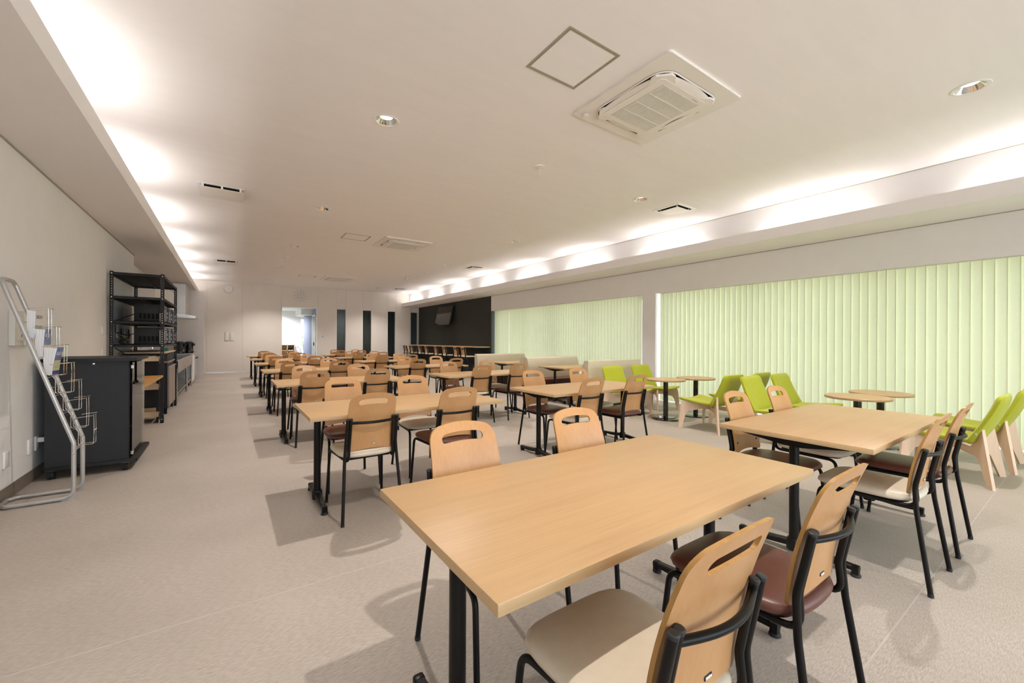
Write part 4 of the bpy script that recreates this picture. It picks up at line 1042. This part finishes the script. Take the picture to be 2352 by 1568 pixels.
def booklets(f, cover, lower, txt, ink, label, bend):
    """a thick bundle of booklets standing in a pocket, page edges to the side, cover to the room"""
    x, z = on(f); h = 0.212
    t = thing('booklet_stack', label, 'booklets', (x + 0.010, (ya + yb_) / 2, z - 0.047), 0, 'booklet stacks in the brochure stand')
    y0, y1 = -0.080, 0.072
    n = 7
    for i in range(n):
        d0 = 0.038 * i / n; d1 = 0.038 * (i + 1) / n - 0.0006
        def q(d, u): return d + (-0.008 + bend * d / 0.038) * u - 0.004 * math.sin(math.pi * u)
        K = 6; ya0, yb0 = y0 + 0.002 * (i % 2), y1; vs = []; fs = []; hh = h - 0.001 * i
        for k in range(K + 1):
            u = k / K
            for d__ in (d0, d1):
                for yy in (ya0, yb0): vs.append((q(d__, u), yy, hh * u))
        for k in range(K):
            a_ = 4 * k
            fs += [(a_, a_ + 1, a_ + 5, a_ + 4), (a_ + 2, a_ + 6, a_ + 7, a_ + 3), (a_, a_ + 4, a_ + 6, a_ + 2), (a_ + 1, a_ + 3, a_ + 7, a_ + 5)]
        fs += [(0, 2, 3, 1), (4 * K, 4 * K + 1, 4 * K + 3, 4 * K + 2)]
        part('booklet', MB().add(vs, fs), 'paper', t, 0)
    def strip(u0, u1, m_, nm, a=y0, b=y1, off=0.0006):
        K = 4; lean = -0.008 + bend; vs = []; fs = []
        for k in range(K + 1):
            u = u0 + (u1 - u0) * k / K; d_ = 0.0376 + lean * u - 0.004 * math.sin(math.pi * u) + off
            vs += [(d_, a, h * u), (d_, b, h * u)]
        for k in range(K): fs.append((2 * k, 2 * k + 1, 2 * k + 3, 2 * k + 2))
        part(nm, MB().add(vs, fs), m_, t)
    strip(0.0, 1.0, cover, 'cover')
    for u0, u1, m_ in lower: strip(u0, u1, m_, 'cover_print', off=0.0011)
    if txt:
        me = text_mesh(txt, 0.032, ink); u = 0.76; lean = -0.008 + bend
        o = link('lettering', me, t, (0.0386 + lean * u - 0.004 * math.sin(math.pi * u) + 0.0022, -0.002, h * u))
        o.rotation_euler = (R(90), 0, R(90)); o.rotation_euler.rotate_axis('X', math.atan2(lean, h))
booklets(LV[6], 'cover', [(0.22, 0.46, 'green_print')], 'はままつ', 'ink', 'pale booklets with black lettering in the topmost filled pocket', 0.008)
booklets(LV[5], 'blue_print', [(0.0, 0.42, 'map_print')], 'はままつ', 'white_ink', 'blue booklets with white lettering in the middle filled pocket', 0.014)
booklets(LV[4], 'blue_print', [(0.14, 0.52, 'map_print'), (0.0, 0.14, 'navy_print')], 'はままつ', 'white_ink', 'blue and map covered booklets in the lowest filled pocket', 0.036)

# ------------------------------------------------------------------ black wheeled cabinet with glass door
CX0, CX1, CY0, CY1 = -1.33, -0.778, 5.345, 6.06
t = thing('media_cabinet', 'black wheeled media cabinet with glass door beside the brochure stand', 'cabinet', (-1.05, 5.70, 0))
inv = Matrix.Translation((1.05, -5.70, 0))
part('top', MB().prism(rrect(CX0 - 0.03, CY0 - 0.03, -0.722, CY1 + 0.04, 0.03), 1.046, 1.076, T=inv), 'black_rack', t)
part('base', MB().prism(rrect(CX0 - 0.015, CY0 - 0.03, -0.712, CY1 + 0.04, 0.03), 0.082, 0.112, T=inv), 'black_rack', t)
part('side_panel', MB().box(CX0, CY0, 0.112, CX1, CY0 + 0.018, 1.046, T=inv), 'charcoal', t, 0)
part('side_panel', MB().box(CX0, CY1 - 0.018, 0.112, CX1, CY1, 1.046, T=inv), 'charcoal', t, 0)
part('back_panel', MB().box(CX0, CY0 + 0.018, 0.112, CX0 + 0.012, CY1 - 0.018, 1.046, T=inv), 'charcoal', t, 0)
for z in (0.34, 0.56, 0.80): part('shelf', MB().box(CX0 + 0.02, CY0 + 0.02, z, CX1 - 0.05, CY1 - 0.02, z + 0.018, T=inv), 'charcoal', t, 0)
part('rail', MB().box(CX1 - 0.004, CY0 + 0.018, 0.13, CX1 + 0.004, CY0 + 0.045, 1.03, T=inv), 'black_rack', t, 0)
dr = part('door', MB().box(-0.758, CY0 + 0.005, 0.125, -0.753, CY1 - 0.005, 1.030, T=inv), 'door_glass', t, 0)
for z in (0.16, 0.99): part('hinge', MB().rbox(-0.765, CY0 + 0.005, z - 0.018, -0.745, CY0 + 0.04, z + 0.018, 0.003, 1, T=inv), 'chrome', dr)
part('lock', MB().lathe([(0.008, 0), (0.008, 0.004), (0, 0.005)], 14, T=inv @ Matrix.Translation((-1.02, CY0, 1.025)) @ Matrix.Rotation(R(90), 4, 'X')), 'chrome', t)
for x in (CX0 + 0.04, -0.80):
    for y in (CY0 + 0.02, CY1 - 0.04):
        c = part('caster', MB().lathe([(0.036, -0.022), (0.040, -0.016), (0.040, -0.004), (0.034, -0.002), (0.034, 0.002), (0.040, 0.004), (0.040, 0.016), (0.036, 0.022)], 24, T=inv @ Matrix.Translation((x, y, 0.040)) @ Matrix.Rotation(R(90), 4, 'Y')), 'rubber', t)
        part('caster_plate', MB().box(x - 0.03, y - 0.03, 0.076, x + 0.03, y + 0.03, 0.082, T=inv), 'chrome', c, 0)

# ------------------------------------------------------------------ slotted angle rack
RX0, RX1, RY0, RY1 = -1.378, -0.783, 8.04, 9.95
t = thing('shelving_rack', 'tall black slotted steel rack against the kitchen-side wall', 'rack', (-1.08, 9.0, 0))
inv = Matrix.Translation((1.08, -9.0, 0))
HR = 2.225
for x, sx_ in ((RX0, 1), (RX1, -1)):
    for y, sy_ in ((RY0, 1), (RY1, -1)):
        pst = MB(); w = 0.042
        def flange(ax):
            # an angle leg with a line of oblong slots, built as two edge strips and the bridges between slots
            n = 62; z0 = 0.05; pitch = (HR - 0.1) / n
            def put(a, b, za, zb):
                if ax == 'x': pst.box(min(x + sx_ * a, x + sx_ * b), min(y, y + sy_ * 0.0022), za, max(x + sx_ * a, x + sx_ * b), max(y, y + sy_ * 0.0022), zb, T=inv)
                else: pst.box(min(x, x + sx_ * 0.0022), min(y + sy_ * a, y + sy_ * b), za, max(x, x + sx_ * 0.0022), max(y + sy_ * a, y + sy_ * b), zb, T=inv)
            put(0, 0.016, 0, HR); put(0.027, w, 0, HR)
            put(0.016, 0.027, 0, z0)
            for k in range(n): put(0.016, 0.027, z0 + pitch * k + 0.014, z0 + pitch * (k + 1))
            put(0.016, 0.027, z0 + pitch * n, HR)
        flange('x'); flange('y')
        o = part('post', pst, 'black_rack', t, 0)
        part('foot', MB().box(min(x, x + sx_ * 0.045), min(y, y + sy_ * 0.045), 0, max(x, x + sx_ * 0.045), max(y, y + sy_ * 0.045), 0.012, T=inv), 'chrome', o, 0)
for z in (2.212, 1.872, 1.517, 1.174):
    h = 0.036
    mb = MB().box(RX0 + 0.003, RY0 + 0.003, z - 0.004, RX1 - 0.003, RY1 - 0.003, z, T=inv)
    for q in ((RX0 + 0.003, RY0 + 0.003, RX1 - 0.003, RY0 + 0.006), (RX0 + 0.003, RY1 - 0.006, RX1 - 0.003, RY1 - 0.003), (RX0 + 0.003, RY0 + 0.006, RX0 + 0.006, RY1 - 0.006), (RX1 - 0.006, RY0 + 0.006, RX1 - 0.003, RY1 - 0.006)):
        mb.box(q[0], q[1], z - h, q[2], q[3], z, T=inv)
    mb.box(-1.095, RY0 + 0.006, z - 0.03, -1.065, RY1 - 0.006, z - 0.004, T=inv)
    o = part('shelf', mb, 'black_rack', t, 0)
    for x in (RX0 + 0.02, RX1 - 0.02):
        part('bolt', MB().lathe([(0.008, 0), (0.007, 0.004), (0, 0.006)], 10, T=inv @ Matrix.Translation((x, RY0, z - 0.018)) @ Matrix.Rotation(R(90), 4, 'X')), 'chrome', o)
# microwave ovens on two shelves
def oven_spec():
    sp = []; w, d_, h = 0.50, 0.30, 0.262          # width along Y, depth along X
    sp.append(('casing', MB().rbox(-d_, -w / 2, 0.012, 0, w / 2, h, 0.006).mesh('casing', 'black_rack')))
    vent = []
    for k in range(5):
        x = -0.245 + k * 0.047
        mb = MB().box(x, -w / 2 - 0.001, 0.045, x + 0.032, -w / 2 + 0.001, 0.125)  # black patch painted as the dark inside of the vent
        fin = MB()
        for q in range(8): fin.box(x, -w / 2 - 0.0016, 0.050 + q * 0.0095, x + 0.032, -w / 2 + 0.0, 0.0512 + q * 0.0095)
        vent.append(('vent', mb.mesh('vent', 'gap_shade', 0), [('fin', fin.mesh('fin', 'black_rack', 0))]))
    sp += vent
    sp.append(('front', MB().rbox(0.0, -w / 2, 0.012, 0.026, w / 2, h, 0.004).mesh('front', 'black_plastic')))
    f = MB(); y0, y1, z0, z1 = -w / 2 + 0.015, w / 2 - 0.13, 0.03, h - 0.018
    for q in ((y0, z0, y0 + 0.028, z1), (y1 - 0.028, z0, y1, z1), (y0, z1 - 0.02, y1, z1), (y0, z0, y1, z0 + 0.02)): f.box(0.026, q[0], q[1], 0.034, q[2], q[3])
    sp.append(('door_frame', f.mesh('door_frame', 'grey_blue', 0)))
    sp.append(('door_window', MB().box(0.026, y0 + 0.028, z0 + 0.02, 0.029, y1 - 0.028, z1 - 0.02).mesh('door_window', 'black_gloss', 0)))
    sp.append(('handle', MB().tube(fillet([(0.034, y1 + 0.01, z0 + 0.02), (0.058, y1 + 0.01, z0 + 0.03), (0.058, y1 + 0.01, z1 - 0.03), (0.034, y1 + 0.01, z1 - 0.02)], 0.01, 3), 0.007, 8).mesh('handle', 'grey_blue')))
    sp.append(('control_panel', MB().box(0.026, y1 + 0.035, 0.03, 0.0285, w / 2 - 0.012, h - 0.02).mesh('control_panel', 'black_gloss', 0)))
    for k in range(2): sp.append(('dial', MB().lathe([(0.018, 0.0), (0.016, 0.012), (0, 0.013)], 18, T=Matrix.Translation((0.0285, w / 2 - 0.05, 0.08 + 0.07 * k)) @ Matrix.Rotation(R(90), 4, 'Y')).mesh('dial', 'silver')))
    sp.append(('foot', MB().box(-d_ + 0.02, -w / 2 + 0.03, 0, -0.02, -w / 2 + 0.05, 0.012).box(-d_ + 0.02, w / 2 - 0.05, 0, -0.02, w / 2 - 0.03, 0.012).mesh('foot', 'rubber', 0)))
    return sp
OV = oven_spec()
for z, sn in ((1.517, 'upper'), (1.174, 'lower')):
    for k, y in enumerate((8.42, 9.02, 9.62)):
        place(OV, 'microwave_oven', 'black microwave oven on the rack, %s shelf, %s' % (sn, ('toward the brochure stand', 'in the middle', 'toward the sinks')[k]), 'microwave', (-0.835, y, z), 0, 'microwave ovens on the rack')
    for k, y in enumerate((8.42,)):
        tag(part('paper_notice', MB().rbox(-0.845, 8.165, z + 0.005, -0.812, 8.169, z + 0.22 if sn == 'lower' else z + 0.13, 0.001, 1), 'white'), 'white sheet standing beside the first oven, %s shelf' % sn, 'paper', 'white sheets beside the ovens')
def cable(label, pts, r, m_, grp='cables behind the rack'):
    o = tag(part('cable', MB().tube(fillet(pts, 0.05, 4), r, 6), m_), label, 'cable', grp)
cable('black cable sagging from the upper oven to the wall', [(-1.13, 8.45, 1.66), (-1.22, 8.35, 1.60), (-1.33, 8.25, 1.535), (-1.34, 8.2, 1.528)], 0.006, 'black_plastic')
cable('black cable hanging down the wall to the socket strip', [(-1.36, 8.3, 1.47), (-1.36, 8.3, 1.36), (-1.33, 8.5, 1.33), (-1.30, 8.9, 1.31), (-1.28, 9.4, 1.36)], 0.007, 'black_plastic')
cable('black cable looping on the lower oven shelf', [(-1.34, 8.6, 1.42), (-1.33, 8.5, 1.27), (-1.25, 8.3, 1.24), (-1.20, 8.25, 1.20), (-1.30, 8.25, 1.19), (-1.34, 8.4, 1.22), (-1.25, 8.6, 1.28), (-1.30, 8.9, 1.40)], 0.007, 'black_plastic')
cable('thin yellowish cable looping behind the lower ovens', [(-1.34, 8.25, 1.34), (-1.28, 8.35, 1.30), (-1.22, 8.3, 1.25), (-1.25, 8.25, 1.19), (-1.33, 8.3, 1.20)], 0.004, 'yellow_cable')
cable('black cable crossing the wall below the oven shelves', [(-1.36, 8.3, 1.12), (-1.30, 8.35, 1.07), (-1.28, 8.5, 1.02), (-1.34, 8.9, 1.00), (-1.30, 9.3, 1.08)], 0.007, 'black_plastic')
for k, y in enumerate((8.30, 8.72, 9.30)):
    t = thing('wall_outlet', 'white wall outlet behind the lower ovens, %s' % ('toward the black cabinet', 'in the middle of three', 'toward the kitchen')[k], 'socket', (XL, y, 1.33), 0, 'outlets behind the rack')
    part('plate', MB().rbox(0.0, -0.036, -0.06, 0.012, 0.036, 0.06, 0.003, 1), 'white', t)
    part('outlet', MB().rbox(0.012, -0.012, -0.03, 0.014, 0.012, 0.03, 0.001, 1), 'plate', t)

# ------------------------------------------------------------------ trolley and low units under the rack
t = thing('shelf_trolley', 'black wheeled trolley with pale wood shelves under the rack', 'trolley', (-1.08, 8.3, 0))
inv = Matrix.Translation((1.08, -8.3, 0))
for x in (-1.345, -0.875):
    for y in (8.10, 8.52): part('post', MB().rbox(x, y, 0.07, x + 0.035, y + 0.035, 0.97, 0.003, 1, T=inv), 'black_rack', t)
for z0, z1 in ((0.09, 0.17), (0.50, 0.585), (0.925, 0.985)):
    o = part('shelf', MB().box(-1.31, 8.095, z0, -0.875, 8.56, z0 + 0.018, T=inv), 'pale_wood', t, 0)
    part('lip', MB().box(-1.31, 8.085, z0, -0.845, 8.10, z1, T=inv), 'pale_wood', o, 0)
    part('lip', MB().box(-1.31, 8.56, z0, -0.845, 8.575, z1, T=inv), 'pale_wood', o, 0)
for z0, z1 in ((0.20, 0.50), (0.60, 0.92)): part('back_panel', MB().box(-1.31, 8.50, z0, -0.88, 8.515, z1, T=inv), 'black_rack', t, 0)
for x in (-1.33, -0.86):
    for y in (8.115, 8.54): part('caster', MB().lathe([(0.03, -0.012), (0.034, -0.008), (0.034, 0.008), (0.03, 0.012)], 20, T=inv @ Matrix.Translation((x, y, 0.034)) @ Matrix.Rotation(R(90), 4, 'Y')), 'rubber', t)
for x in (-1.33, -0.86): part('axle', MB().box(x - 0.012, 8.10, 0.034, x + 0.012, 8.555, 0.075, T=inv), 'black_rack', t, 0)
tag(part('bowl', MB().lathe([(0.0, 0.0), (0.06, 0.0), (0.10, 0.05), (0.105, 0.055), (0.098, 0.05), (0.055, 0.006), (0.0, 0.006)], 28, T=Matrix.Translation((-1.0, 8.3, 0.943))), 'plate'), 'ivory bowl on the topmost trolley shelf', 'bowl')
tag(part('paper_bundle', MB().rbox(-1.28, 8.12, 0.943, -1.02, 8.30, 1.0, 0.01).rbox(-0.99, 8.11, 0.943, -0.90, 8.2, 0.99, 0.01), 'paper'), 'white paper bundle on the topmost trolley shelf', 'paper')
t = thing('tray_ledge', 'orange wooden ledge shelf between black cabinet and rack', 'shelf', (-1.1, 7.1, 0))
inv = Matrix.Translation((1.1, -7.1, 0))
part('board', MB().rbox(-1.33, 6.14, 0.690, -0.785, 8.00, 0.718, 0.002, 1, T=inv), 'plank', t)
for y in (6.25, 7.9): part('leg', MB().rbox(-1.32, y - 0.02, 0.0, -1.28, y + 0.02, 0.69, 0.002, 1, T=inv).rbox(-1.28, y - 0.02, 0.655, -0.95, y + 0.02, 0.69, 0.002, 1, T=inv), 'black_rack', t)
t = thing('fridge_unit', 'low taupe-doored cool unit under the rack', 'cabinet', (-1.1, 9.5, 0))
inv = Matrix.Translation((1.1, -9.5, 0))
part('body', MB().box(-1.37, 8.93, 0.10, -0.825, 9.98, 0.86, T=inv), 'black_rack', t, 0)
for a, b in ((8.95, 9.45), (9.46, 9.96)):
    o = part('door', MB().rbox(-0.825, a, 0.13, -0.800, b, 0.80, 0.003, 1, T=inv), 'taupe_door', t)
    part('handle', MB().box(-0.800, a + 0.03, 0.78, -0.790, b - 0.03, 0.795, T=inv), 'brushed', o, 0)
part('top', MB().box(-1.37, 8.92, 0.86, -0.81, 9.99, 0.885, T=inv), 'taupe_door', t, 0)
for y in (8.98, 9.92): part('foot', MB().lathe([(0.02, 0), (0.02, 0.1)], 12, T=inv @ Matrix.Translation((-0.85, y, 0))), 'black', t)
t = thing('dark_box', 'dark box on the low taupe unit under the rack', 'box', (-1.05, 9.4, 0.885))
part('body', MB().rbox(-0.25, -0.45, 0, 0.22, 0.5, 0.125, 0.004), 'charcoal', t)
part('strap', MB().box(0.05, -0.455, 0.0, 0.09, -0.45, 0.126), 'black_plastic', t, 0)
t = thing('cutlery_board', 'pale wooden board holding cutlery below the oven shelves', 'board', (-1.05, 9.2, 1.01))
part('board', MB().rbox(-0.28, -0.69, 0.018, 0.25, 0.75, 0.045, 0.003), 'pale_wood', t)
part('support', MB().box(-0.25, -0.4, 0.0, 0.2, 0.72, 0.018), 'charcoal', t, 0)
for k in range(9):
    x = -0.22 + 0.045 * k; y = -0.55 + 0.02 * (k % 3)
    tag(part('spoon', MB().tube([(x - 1.05, y + 9.2, 1.061), (x - 1.05 + 0.01, y + 9.2 + 0.13, 1.063)], 0.0035, 6).lathe([(0.0, -0.005), (0.014, -0.002), (0.015, 0.002), (0.0, 0.004)], 12, T=Matrix.Translation((x - 1.05, y + 9.2 - 0.012, 1.062))), 'chrome'), 'steel spoon on the pale cutlery board', 'cutlery', 'spoons on the cutlery board')
t = thing('teal_tub', 'small teal tub on the cutlery board', 'tub', (-0.86, 9.0, 1.055))
part('body', MB().lathe([(0.0, 0.0), (0.035, 0.0), (0.042, 0.05), (0.038, 0.05), (0.032, 0.005), (0.0, 0.005)], 20), 'teal', t)
part('rim', MB().lathe([(0.041, 0.046), (0.045, 0.05), (0.041, 0.054)], 20, caps=(False, False)), 'teal', t)

# ------------------------------------------------------------------ kitchen line behind the rack
def sink_unit(y0, y1, label):
    t = thing('sink_unit', label, 'sink', (-1.1, (y0 + y1) / 2, 0), 0, 'steel sink units')
    inv = Matrix.Translation((1.1, -(y0 + y1) / 2, 0)); x0, x1 = -1.56, -0.775
    top = MB()
    b = 0.07
    for q in ((x0, y0, x1, y0 + b), (x0, y1 - b, x1, y1), (x0, y0 + b, x0 + 0.14, y1 - b), (x1 - b, y0 + b, x1, y1 - b)): top.box(q[0], q[1], 0.835, q[2], q[3], 0.85, T=inv)
    part('rim', top, 'steel', t, 0)
    bw = MB(); xa, xb, ya_, yc_ = x0 + 0.14, x1 - b, y0 + b, y1 - b
    bw.box(xa, ya_, 0.60, xb, yc_, 0.605, T=inv)
    for q in ((xa, ya_, xb, ya_ + 0.004), (xa, yc_ - 0.004, xb, yc_), (xa, ya_, xa + 0.004, yc_), (xb - 0.004, ya_, xb, yc_)): bw.box(q[0], q[1], 0.60, q[2], q[3], 0.85, T=inv)
    part('basin', bw, 'steel', t, 0)
    part('apron', MB().box(x1 - 0.006, y0, 0.60, x1, y1, 0.835, T=inv), 'apron', t, 0)
    part('splash_back', MB().box(x0, y0, 0.85, x0 + 0.02, y1, 1.0, T=inv), 'steel', t, 0)
    for y in (y0 + 0.03, y1 - 0.03):
        for x in (x0 + 0.03, x1 - 0.03): part('leg', MB().lathe([(0.012, 0), (0.019, 0.03), (0.019, 0.60)], 12, T=inv @ Matrix.Translation((x, y, 0))), 'steel', t)
    part('lower_shelf', MB().box(x0 + 0.02, y0 + 0.02, 0.16, x1 - 0.03, y1 - 0.02, 0.185, T=inv), 'brushed', t, 0)
    part('faucet', MB().tube(fillet([(x0 + 0.07, (y0 + y1) / 2, 0.85), (x0 + 0.07, (y0 + y1) / 2, 1.10), (x0 + 0.26, (y0 + y1) / 2, 1.12), (x0 + 0.27, (y0 + y1) / 2, 1.05)], 0.05), 0.011, 10, T=inv), 'chrome', t)
sink_unit(10.15, 12.60, 'long stainless sink unit right behind the rack')
sink_unit(12.62, 14.06, 'shorter stainless sink unit next to the range')
t = thing('range_unit', 'steel kitchen range with oven handle before the pale partition', 'range', (-1.15, 15.1, 0))
inv = Matrix.Translation((1.15, -15.1, 0))
part('body', MB().box(-1.56, 14.10, 0.06, -0.80, 16.0, 0.84, T=inv), 'steel', t, 0)
part('worktop', MB().rbox(-1.58, 14.08, 0.84, -0.775, 16.02, 0.87, 0.003, 1, T=inv), 'steel', t)
o = part('door', MB().rbox(-0.80, 15.05, 0.20, -0.775, 15.95, 0.80, 0.003, 1, T=inv), 'brushed', t)
part('handle', MB().tube(fillet([(-0.775, 15.15, 0.70), (-0.735, 15.15, 0.70), (-0.735, 15.85, 0.70), (-0.775, 15.85, 0.70)], 0.015, 3), 0.012, 8, T=inv), 'black_plastic', o)
part('door', MB().rbox(-0.80, 14.14, 0.10, -0.780, 15.0, 0.80, 0.003, 1, T=inv), 'white', t)
for y in (14.16, 15.94): part('foot', MB().lathe([(0.02, 0), (0.02, 0.06)], 12, T=inv @ Matrix.Translation((-0.84, y, 0))), 'steel', t)
def pot_spec():
    sp = [('body', MB().lathe([(0.09, 0.0), (0.105, 0.01), (0.108, 0.05), (0.098, 0.07), (0.10, 0.24), (0.095, 0.27), (0.0, 0.272)], 28).mesh('body', 'black_gloss')),
          ('lid', MB().lathe([(0.098, 0.27), (0.10, 0.285), (0.09, 0.305), (0.0, 0.308)], 28).mesh('lid', 'black_plastic')),
          ('handle', MB().tube(fillet([(-0.06, 0, 0.295), (-0.055, 0, 0.318), (0.055, 0, 0.318), (0.06, 0, 0.295)], 0.012), 0.007, 8).mesh('handle', 'black_plastic')),
          ('spout', MB().rbox(0.08, -0.025, 0.20, 0.135, 0.025, 0.27, 0.008).mesh('spout', 'black_plastic'))]
    return sp
PT = pot_spec()
for (x, y, lab) in ((-0.885, 14.62, 'glossy black hot water pot on the range, the one seen whole'), (-1.06, 14.42, 'glossy black hot water pot on the range, half hidden by the rack')):
    place(PT, 'water_pot', lab, 'pot', (x, y, 0.87), 0, 'black hot water pots')
t = thing('range_hood', 'steel range hood with tall duct cover above the range', 'hood', (-1.2, 14.8, 0))
inv = Matrix.Translation((1.2, -14.8, 0))
part('duct_cover', MB().rbox(-1.56, 14.45, 1.93, -0.95, 15.3, SOF - 0.004, 0.004, 1, T=inv), 'brushed', t)
part('canopy', MB().prism([(-1.56, 1.85), (-0.74, 1.83), (-0.72, 1.845), (-0.72, 1.885), (-0.78, 1.90), (-1.0, 1.935), (-1.56, 1.935)], 14.25, 15.65, 'Y', T=inv), 'steel', t, 0)
part('light_strip', MB().box(-0.85, 14.6, 1.826, -0.80, 15.3, 1.834, T=inv), 'white', t, 0)
t = thing('wall_cabinet', 'white kitchen wall cabinet seen through the rack', 'cabinet', (-1.38, 12.2, 0))
inv = Matrix.Translation((1.38, -12.2, 0))
part('body', MB().box(-1.60, 10.55, 1.90, -1.175, 14.2, 2.46, T=inv), 'panel', t, 0)
for k in range(4):
    a = 10.56 + 0.91 * k
    o = part('door', MB().rbox(-1.175, a, 1.91, -1.155, a + 0.90, 2.45, 0.003, 1, T=inv), 'cabinet_white', t)
    part('handle', MB().box(-1.155, a + (0.84 if k % 2 == 0 else 0.03), 2.02, -1.14, a + (0.86 if k % 2 == 0 else 0.05), 2.20, T=inv), 'brushed', o, 0)
struct('trim_8', MB().box(-1.62, 16.28, 0, -0.615, 16.36, SOF), 'partition', 'pale glossy partition panel at the end of the kitchen', smooth=0)

# ------------------------------------------------------------------ hall things seen through the doorway
t = thing('shoe_shelf', 'small beech shoe shelf against the hall wall', 'shelf', (2.2, 22.3, 0))
for x in (-0.20, 0.135, 0.43): part('upright', MB().box(x, -0.15, 0, x + 0.025, 0.2, 1.0), 'pale_wood', t, 0)
for z in (0.02, 0.38, 0.72, 0.985): part('shelf', MB().box(-0.20, -0.15, z, 0.455, 0.2, z + 0.02), 'pale_wood', t, 0)
part('back', MB().box(-0.20, 0.19, 0, 0.455, 0.2, 1.0), 'plank', t, 0)
def shoe_spec():
    prof = []
    up = MB().prism([(-0.12, 0.012), (0.13, 0.012), (0.135, 0.04), (0.06, 0.065), (-0.02, 0.10), (-0.11, 0.095), (-0.13, 0.06)], -0.04, 0.04, 'X').mesh('upper', 'black_plastic')
    so = MB().prism(rrect(-0.043, -0.128, 0.043, 0.138, 0.035), 0.0, 0.014).mesh('sole', 'white_ink')
    return [('upper', up), ('sole', so)]
SH = shoe_spec()
for k, (x, z) in enumerate(((2.43, 0.74), (2.55, 0.74), (2.43, 0.40), (2.55, 0.40))):
    place(SH, 'shoe', 'black shoe on the hall shelf, %s shelf, %s' % ('upper' if z > 0.6 else 'lower', 'toward the back wall panel' if k % 2 == 0 else 'toward the bright window'), 'shoe', (x, 22.32, z), math.pi, 'black shoes on the hall shelf')
t = thing('hall_sign', 'white sign with red marks near the hall window', 'sign', (2.80, 22.52, 0.80))
part('board', MB().rbox(-0.14, -0.02, -0.25, 0.13, 0.0, 0.17, 0.004, 1), 'white_ink', t)
for k, (x, w) in enumerate(((-0.075, 0.05), (0.02, 0.05))):
    part('red_mark', MB().box(x, -0.023, 0.04, x + 0.012, -0.02, 0.12).box(x + 0.026, -0.023, 0.04, x + 0.038, -0.02, 0.12).box(x, -0.023, 0.08, x + 0.038, -0.02, 0.092), 'red_print', t, 0)
part('red_mark', MB().box(-0.13, -0.023, 0.0, -0.10, -0.02, 0.02).box(0.09, -0.023, 0.0, 0.12, -0.02, 0.02), 'red_print', t, 0)
for (x, y, lab) in ((1.66, 21.9, 'round hall ceiling light, the one nearer the hall wall'), (1.93, 21.2, 'round hall ceiling light, the one nearer the doorway'), (4.55, 20.5, 'round ceiling light added to brighten the dim room behind the slit windows')):  # the dim room lamp is added to lift the slit windows
    zc = HZ if x < 3 else 2.9
    d = bpy.data.lights.new('hall_beam', 'SPOT'); d.energy = 190 if x < 3 else 45; d.spot_size = R(160); d.spot_blend = 0.6; d.shadow_soft_size = 0.06; d.color = (0.95, 0.98, 1.0)
    o = link('hall_beam', d, None, (x, y, zc - 0.03))
    t = thing('hall_light', lab, 'light', (x, y, zc), 0, 'hall ceiling lights')
    part('ring', MB().lathe([(0.085, 0.0), (0.088, -0.006), (0.072, -0.008)], 28, caps=(False, False)), 'white', t)
    part('lamp', MB().lathe([(0.0, -0.005), (0.073, -0.005)], 28, caps=(False, False)), 'hall_lamp', t)
def shrub(x, y, h, label):
    t = thing('shrub', label, 'shrub', (x, y, -0.05), 0, 'shrubs outside the hall window')
    part('stem', MB().tube([(0, 0, 0), (0.02, 0, h * 0.5), (0, 0.02, h * 0.9)], 0.015, 6), 'leaf', t)
    mb = MB()
    for k in range(420):
        p = Vector((rnd.gauss(0, 0.28), rnd.gauss(0, 0.22), h * (0.25 + 0.75 * rnd.random()))); q = Matrix.Translation(p) @ Matrix.Rotation(rnd.random() * 6.3, 4, 'Z') @ Matrix.Rotation(rnd.uniform(-0.9, 0.9), 4, 'X')
        mb.add([(0, 0, 0), (0.03, 0.05, 0.008), (0, 0.12, 0), (-0.03, 0.05, 0.008)], [(0, 1, 2, 3)], T=q)
    tag(part('foliage', mb, 'leaf', t), kind='stuff')
shrub(3.35, 24.6, 1.3, 'green shrub outside the hall window, the lower one'); shrub(3.85, 25.6, 1.7, 'green shrub outside the hall window, the taller one')

t = thing('floor_outlet', 'flush metal floor outlet plate in the aisle before the kitchen', 'outlet', (0.10, 12.2, 0))
part('plate', MB().rbox(-0.075, -0.075, 0.0, 0.075, 0.075, 0.004, 0.0015, 1), 'silver', t)
part('lid', MB().lathe([(0.05, 0.004), (0.048, 0.006), (0.0, 0.0065)], 24), 'silver', t)
